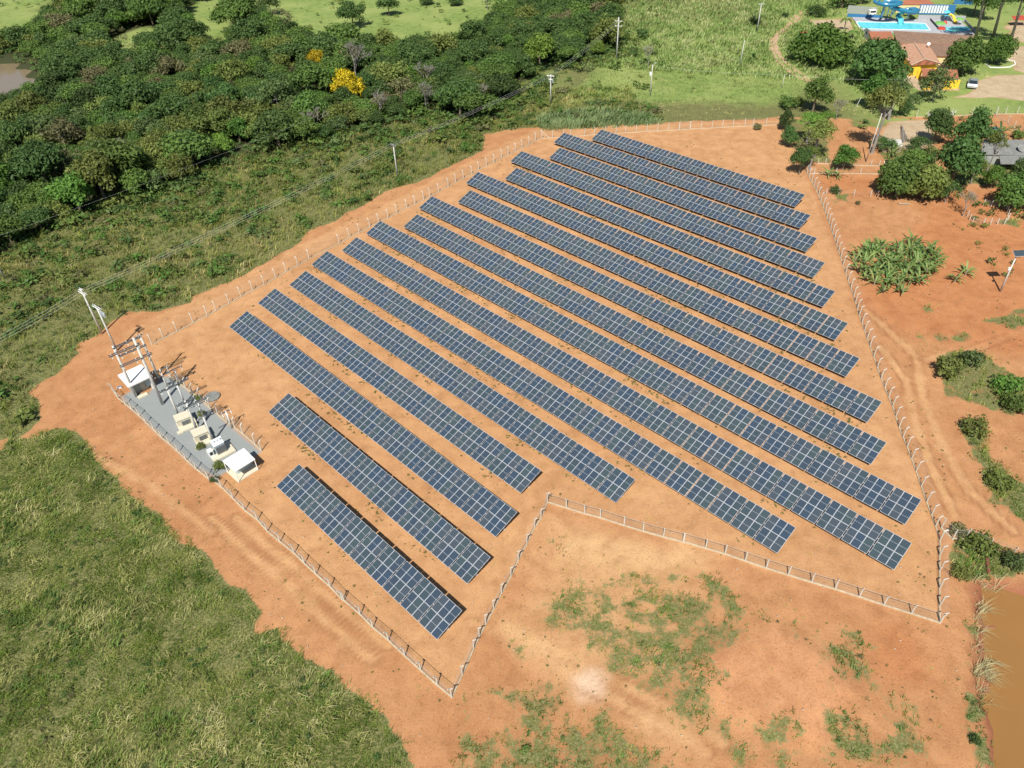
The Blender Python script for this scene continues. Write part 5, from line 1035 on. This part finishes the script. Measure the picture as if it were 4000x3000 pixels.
def wall(c, a, b, h, mat, name, label, th=.2):
    p = rp(c, *a, 0); q = rp(c, *b, 0); mb = MB(); mb.bar((0, 0, h/2), tuple(Vector((q.x-p.x, q.y-p.y, h/2))), th, h, mat); return tag(mb.build(name, None, (p.x, p.y, 0)), label, 'wall')
wall(s3, (60, 138), (335, 152), 1.1, M['blue'], 'low_blue_wall', 'low blue parapet on the far side of the pool deck', .3)
wall(s3, (60, 105), (300, 125), 2.6, M['grey_wall'], 'block_wall', 'grey block wall behind the pool deck left of the slide')
wall(s3, (640, 170), (1030, 178), 1.9, M['deck'], 'grey_wall', 'grey wall on the far side of the paddling pool')
wall(s3, (738, 165), (815, 250), .9, M['dark'], 'dark_divider', 'dark low divider between the two pools')
wall(s3, (1030, 178), (1125, 285), .9, M['grey_wall'], 'deck_parapet', 'low parapet at the right side of the pool deck')
wall(u4, (240, 58), (520, 66), 2.6, M['blue'], 'blue_wall', 'long blue wall at the top edge right of the pool')
p = rp(s3, 645, 120, 0); q = rp(s3, 940, 125, 0); root = empty('blue_board', (p.x, p.y, 0), math.atan2((q-p).y, (q-p).x), 'blue board wall with a row of white figures painted on it', 'wall'); ln = (q-p).length
mb = MB(); mb.box((ln/2, 0, 1.8), (ln, .2, 3.4), M['blue']); mb.build('board', root)
mb = MB()
for k in range(10):
    xx = ln*(.03+.078*k); hh = 2.6
    mb.prism([(xx, -.13), (xx+ln*.055, -.13), (xx+ln*.055, -.1), (xx, -.1)], .6, .6+hh, M['whitewash'])
mb.build('white_marks', root)
# water slide
sb = rp(s3, 400, 160, 0); root = empty('water_slide', (sb.x, sb.y, 0), 0, 'big blue spiral water slide at the edge of the long pool', 'water slide')
def sp_(x_, y_, z_): return rp(s3, x_, y_, z_)-Vector((sb.x, sb.y, 0))
def trough(pts_, rad, name, mat):
    """open half pipe swept along points"""
    vs = []; fs = []; n = 8; pts_ = [Vector(p) for p in pts_]
    for i, p in enumerate(pts_):
        d = (pts_[min(i+1, len(pts_)-1)]-pts_[max(i-1, 0)]).normalized(); s = d.cross(Vector((0, 0, 1))).normalized(); u = s.cross(d)
        for rr in (rad, rad*.86):
            for k in range(n): a = math.pi*k/(n-1); vs.append(p+s*math.cos(a)*rr-u*math.sin(a)*rr+u*rad*.3)
    for i in range(len(pts_)-1):
        for o in (0, n):
            for k in range(n-1):
                a = i*2*n+o+k; b = a+2*n; f = (a, a+1, b+1, b); fs.append(f if o else f[::-1])
        for k in (0, n-1): a = i*2*n+k; b = a+2*n; fs.append((a, b, b+n, a+n) if k else (a, a+n, b+n, b))
    mb = MB(); mb.add(vs, fs, mat); return mb.build(name, root, smooth=True)
c0 = sp_(395, 30, 6.5); bowl = [c0+Vector((4.2*math.cos(a), 3.4*math.sin(a), .9*(1-k/24))) for k, a in enumerate(np.linspace(2.2, 2.2+5.6, 25))]
trough(bowl, 1.1, 'spiral_chute', M['slide'])
trough([sp_(430, 55, 5.6), sp_(500, 75, 4.7), sp_(560, 92, 4.0), sp_(620, 100, 3.5), sp_(640, 88, 3.2), sp_(600, 70, 2.8), sp_(550, 80, 2.5)], 1.25, 'outer_chute', M['slide'])
trough([sp_(530, 100, 3.4), sp_(490, 108, 2.8), sp_(480, 130, 2.0), sp_(505, 160, 1.2), sp_(505, 195, .5)], .95, 'exit_chute', M['cyan'])
for k, (a, b) in enumerate([(335, 155), (385, 165), (420, 140), (480, 165), (560, 160), (350, 120), (440, 120)]):
    q = sp_(a, b, 0); mb = MB(); mb.tube([(q.x, q.y, 0), (q.x+random.uniform(-.3, .3), q.y, [6.0, 6.2, 5.4, 3., 3.4, 6.4, 5.][k])], .16, M['blue'], 8); mb.build('column', root)
mb = MB(); a = sp_(345, 150, 0); b = sp_(372, 60, 6.0)
for s in (-.5, .5): mb.bar(a+Vector((s, 0, 0)), b+Vector((s, 0, 0)), .1, .2, M['blue'])
for k in range(14): c = a.lerp(b, k/13); mb.box(tuple(c), (1., .3, .05), M['blue'])
mb.build('stairs', root)
# toy slide, umbrella, details
p = rp(s3, 915, 190, 0); root = empty('toy_slide', (p.x, p.y, 0), 0, 'small yellow children slide with a cyan platform in the paddling pool', 'slide'); sb = Vector((p.x, p.y, 0))
mb = MB()
for i in (-.6, .6):
    for j in (-.6, .6): mb.tube([(-1.8+i, 1.2+j, 0), (-1.8+i, 1.2+j, 2.4)], .08, M['blue'], 6)
mb.box((-1.8, 1.2, 2.4), (1.7, 1.7, .2), M['cyan']); mb.tube([(-1.8, 1.2, 3.4), (-1.8, 1.2, 4.2)], [1.3, .1], M['cyan'], 8); mb.build('platform', root)
trough([(-1.2, 1.0, 2.6), (-.2, .8, 2.7), (.6, .3, 2.0), (.9, -.8, 1.0), (1.0, -1.8, .4)], .6, 'chute', M['yellow'])
p = rp(s3, 975, 210, 0); root = empty('green_umbrella', (p.x, p.y, 0), 0, 'pale green mushroom umbrella in the paddling pool', 'umbrella')
mb = MB(); mb.tube([(0, 0, 0), (0, 0, 2.2)], .1, M['whitewash'], 8); mb.build('pole', root); mb = MB(); mb.tube([(0, 0, 2.1), (0, 0, 2.4), (0, 0, 2.7)], [1.5, 1.0, .1], M['green_plastic'], 12); mb.build('canopy', root)
p = rp(s3, 840, 243, .2); mb = MB(); mb.tube([(0, 0, 0), (0, 0, .5), (0, 0, .8)], [1.5, 1.3, .8], M['red'], 12); tag(mb.build('red_play_mound', None, (p.x, p.y, .2)), 'red play mound on the left rim of the paddling pool', 'play mound')
p = rp(s3, 830, 195, .2); mb = MB(); mb.tube([(0, 0, 0), (0, 0, .6)], [2.2, 1.2], M['green_plastic'], 10); mb.tube([(1.6, 0, 0), (1.6, 0, .9)], [1., .5], M['red'], 8); tag(mb.build('play_islands', None, (p.x, p.y, .2)), 'green and red play island behind the paddling pool', 'play island')
p = rp(s3, 262, 128, 0); root = empty('parked_van', (p.x, p.y, 0), 0, 'white box trailer parked against the grey block wall', 'trailer'); mb = MB(); mb.box((0, 0, 1.2), (2.6, 1.6, 1.5), M['whitewash']); mb.build('body', root); mb = MB(); mb.box((0, -.82, 1.5), (2.0, .05, .6), M['glass']); mb.build('window', root)
for s in (-1, 1): mb = MB(); mb.tube([(s*.8, -.85, .35), (s*.8, -.65, .35)], .35, M['tyre'], 12); mb.build('wheel', root)
# cars
def car(px, ang, paint, label):
    p = G(*px); root = empty('parked_car', (p.x, p.y, 0), ang, label, 'car')
    prof = [(-2.1, .35), (-2.15, .75), (-2.0, .95), (-1.2, 1.02), (-.6, 1.42), (.7, 1.45), (1.35, 1.05), (1.95, 1.0), (2.1, .8), (2.12, .35)]
    mb = MB(); n = len(prof)
    for s, yy in ((-1, -.82), (1, .82)):
        pass
    vs = []; ys = [(-.84, 1), (-.62, 0), (.62, 0), (.84, 1)]
    lower = [(a, min(b, 1.0)) for a, b in prof]
    vs = [(a, -.84, b) for a, b in lower]+[(a, .84, b) for a, b in lower]
    mb.add(vs, [tuple(range(n)), tuple(range(2*n-1, n-1, -1))]+[(i, n+i, n+(i+1) % n, (i+1) % n) for i in range(n)], paint); mb.build('body', root)
    cab = [(-1.25, 1.0), (-.65, 1.42), (.68, 1.44), (1.35, 1.02)]; m_ = len(cab); mb = MB()
    vs = [(a, -.74+.1*(b > 1.2), b) for a, b in cab]+[(a, .74-.1*(b > 1.2), b) for a, b in cab]
    mb.add(vs, [(0, 1, 2, 3), (7, 6, 5, 4), (0, 4, 5, 1), (2, 6, 7, 3)], M['glass']); mb.build('windows', root)
    mb = MB(); mb.box((.01, 0, 1.45), (1.35, 1.24, .05), paint); mb.build('roof', root)
    for a in (-1.35, 1.35):
        for s in (-1, 1):
            mb = MB(); mb.tube([(a, s*.70, .32), (a, s*.88, .32)], .33, M['tyre'], 14); mb.tube([(a, s*.87, .32), (a, s*.90, .32)], .2, M['alu'], 10); mb.build('wheel', root)
    for s in (-1, 1):
        mb = MB(); mb.box((2.1, s*.6, .75), (.06, .35, .16), M['porcelain']); mb.build('headlight', root)
    root.scale = (1.5, 1.5, 1.35); return root
ca = G(*h5(960, 625)); cb_ = G(*h5(1060, 540)); car(h5(1005, 600), math.atan2((ca-cb_).y, (ca-cb_).x)+.25, M['carpaint'], 'silver car parked on the gravel drive beside the tiled house')
car(c7(1945, 405), R(80), M['bluecar'], 'dark blue car half hidden by large leaves above the grey roof')
# banana shade, kerbs at the drive
pts_ = [(1860, 585), (1900, 615), (1990, 618), (2080, 612), (2130, 590), (2120, 560), (2060, 545)]
p0 = rp(c6, *pts_[0], 0); mb = MB()
for a, b in zip(pts_[:-1], pts_[1:]):
    A = rp(c6, *a, 0)-p0; B = rp(c6, *b, 0)-p0; mb.bar((A.x, A.y, .12), (B.x, B.y, .12), .3, .25, M['whitewash'])
tag(mb.build('lawn_kerb', None, (p0.x, p0.y, 0)), 'curved white kerb round the lawn by the drive', 'kerb')
for i, (cx_, cy_) in enumerate([(1385, 230), (1490, 225), (1590, 225)]):
    p = gpt(c7, cx_, cy_); mb = MB()
    for k in range(9):
        a = random.uniform(0, 6.28); mb.tube([(0, 0, 0), (.9*math.cos(a), .9*math.sin(a)*.6, random.uniform(.6, 1.6))], [.07, .03], M['porcelain'], 5)
    tag(mb.build('white_scrap_heap', None, (p.x, p.y, 0)), ['heap of whitish sticks and scrap at the lawn fence, leftmost', 'whitish scrap heap at the lawn fence, middle one', 'whitish scrap heap at the lawn fence, right one'][i], 'scrap heap')
print('objects', len(bpy.data.objects))
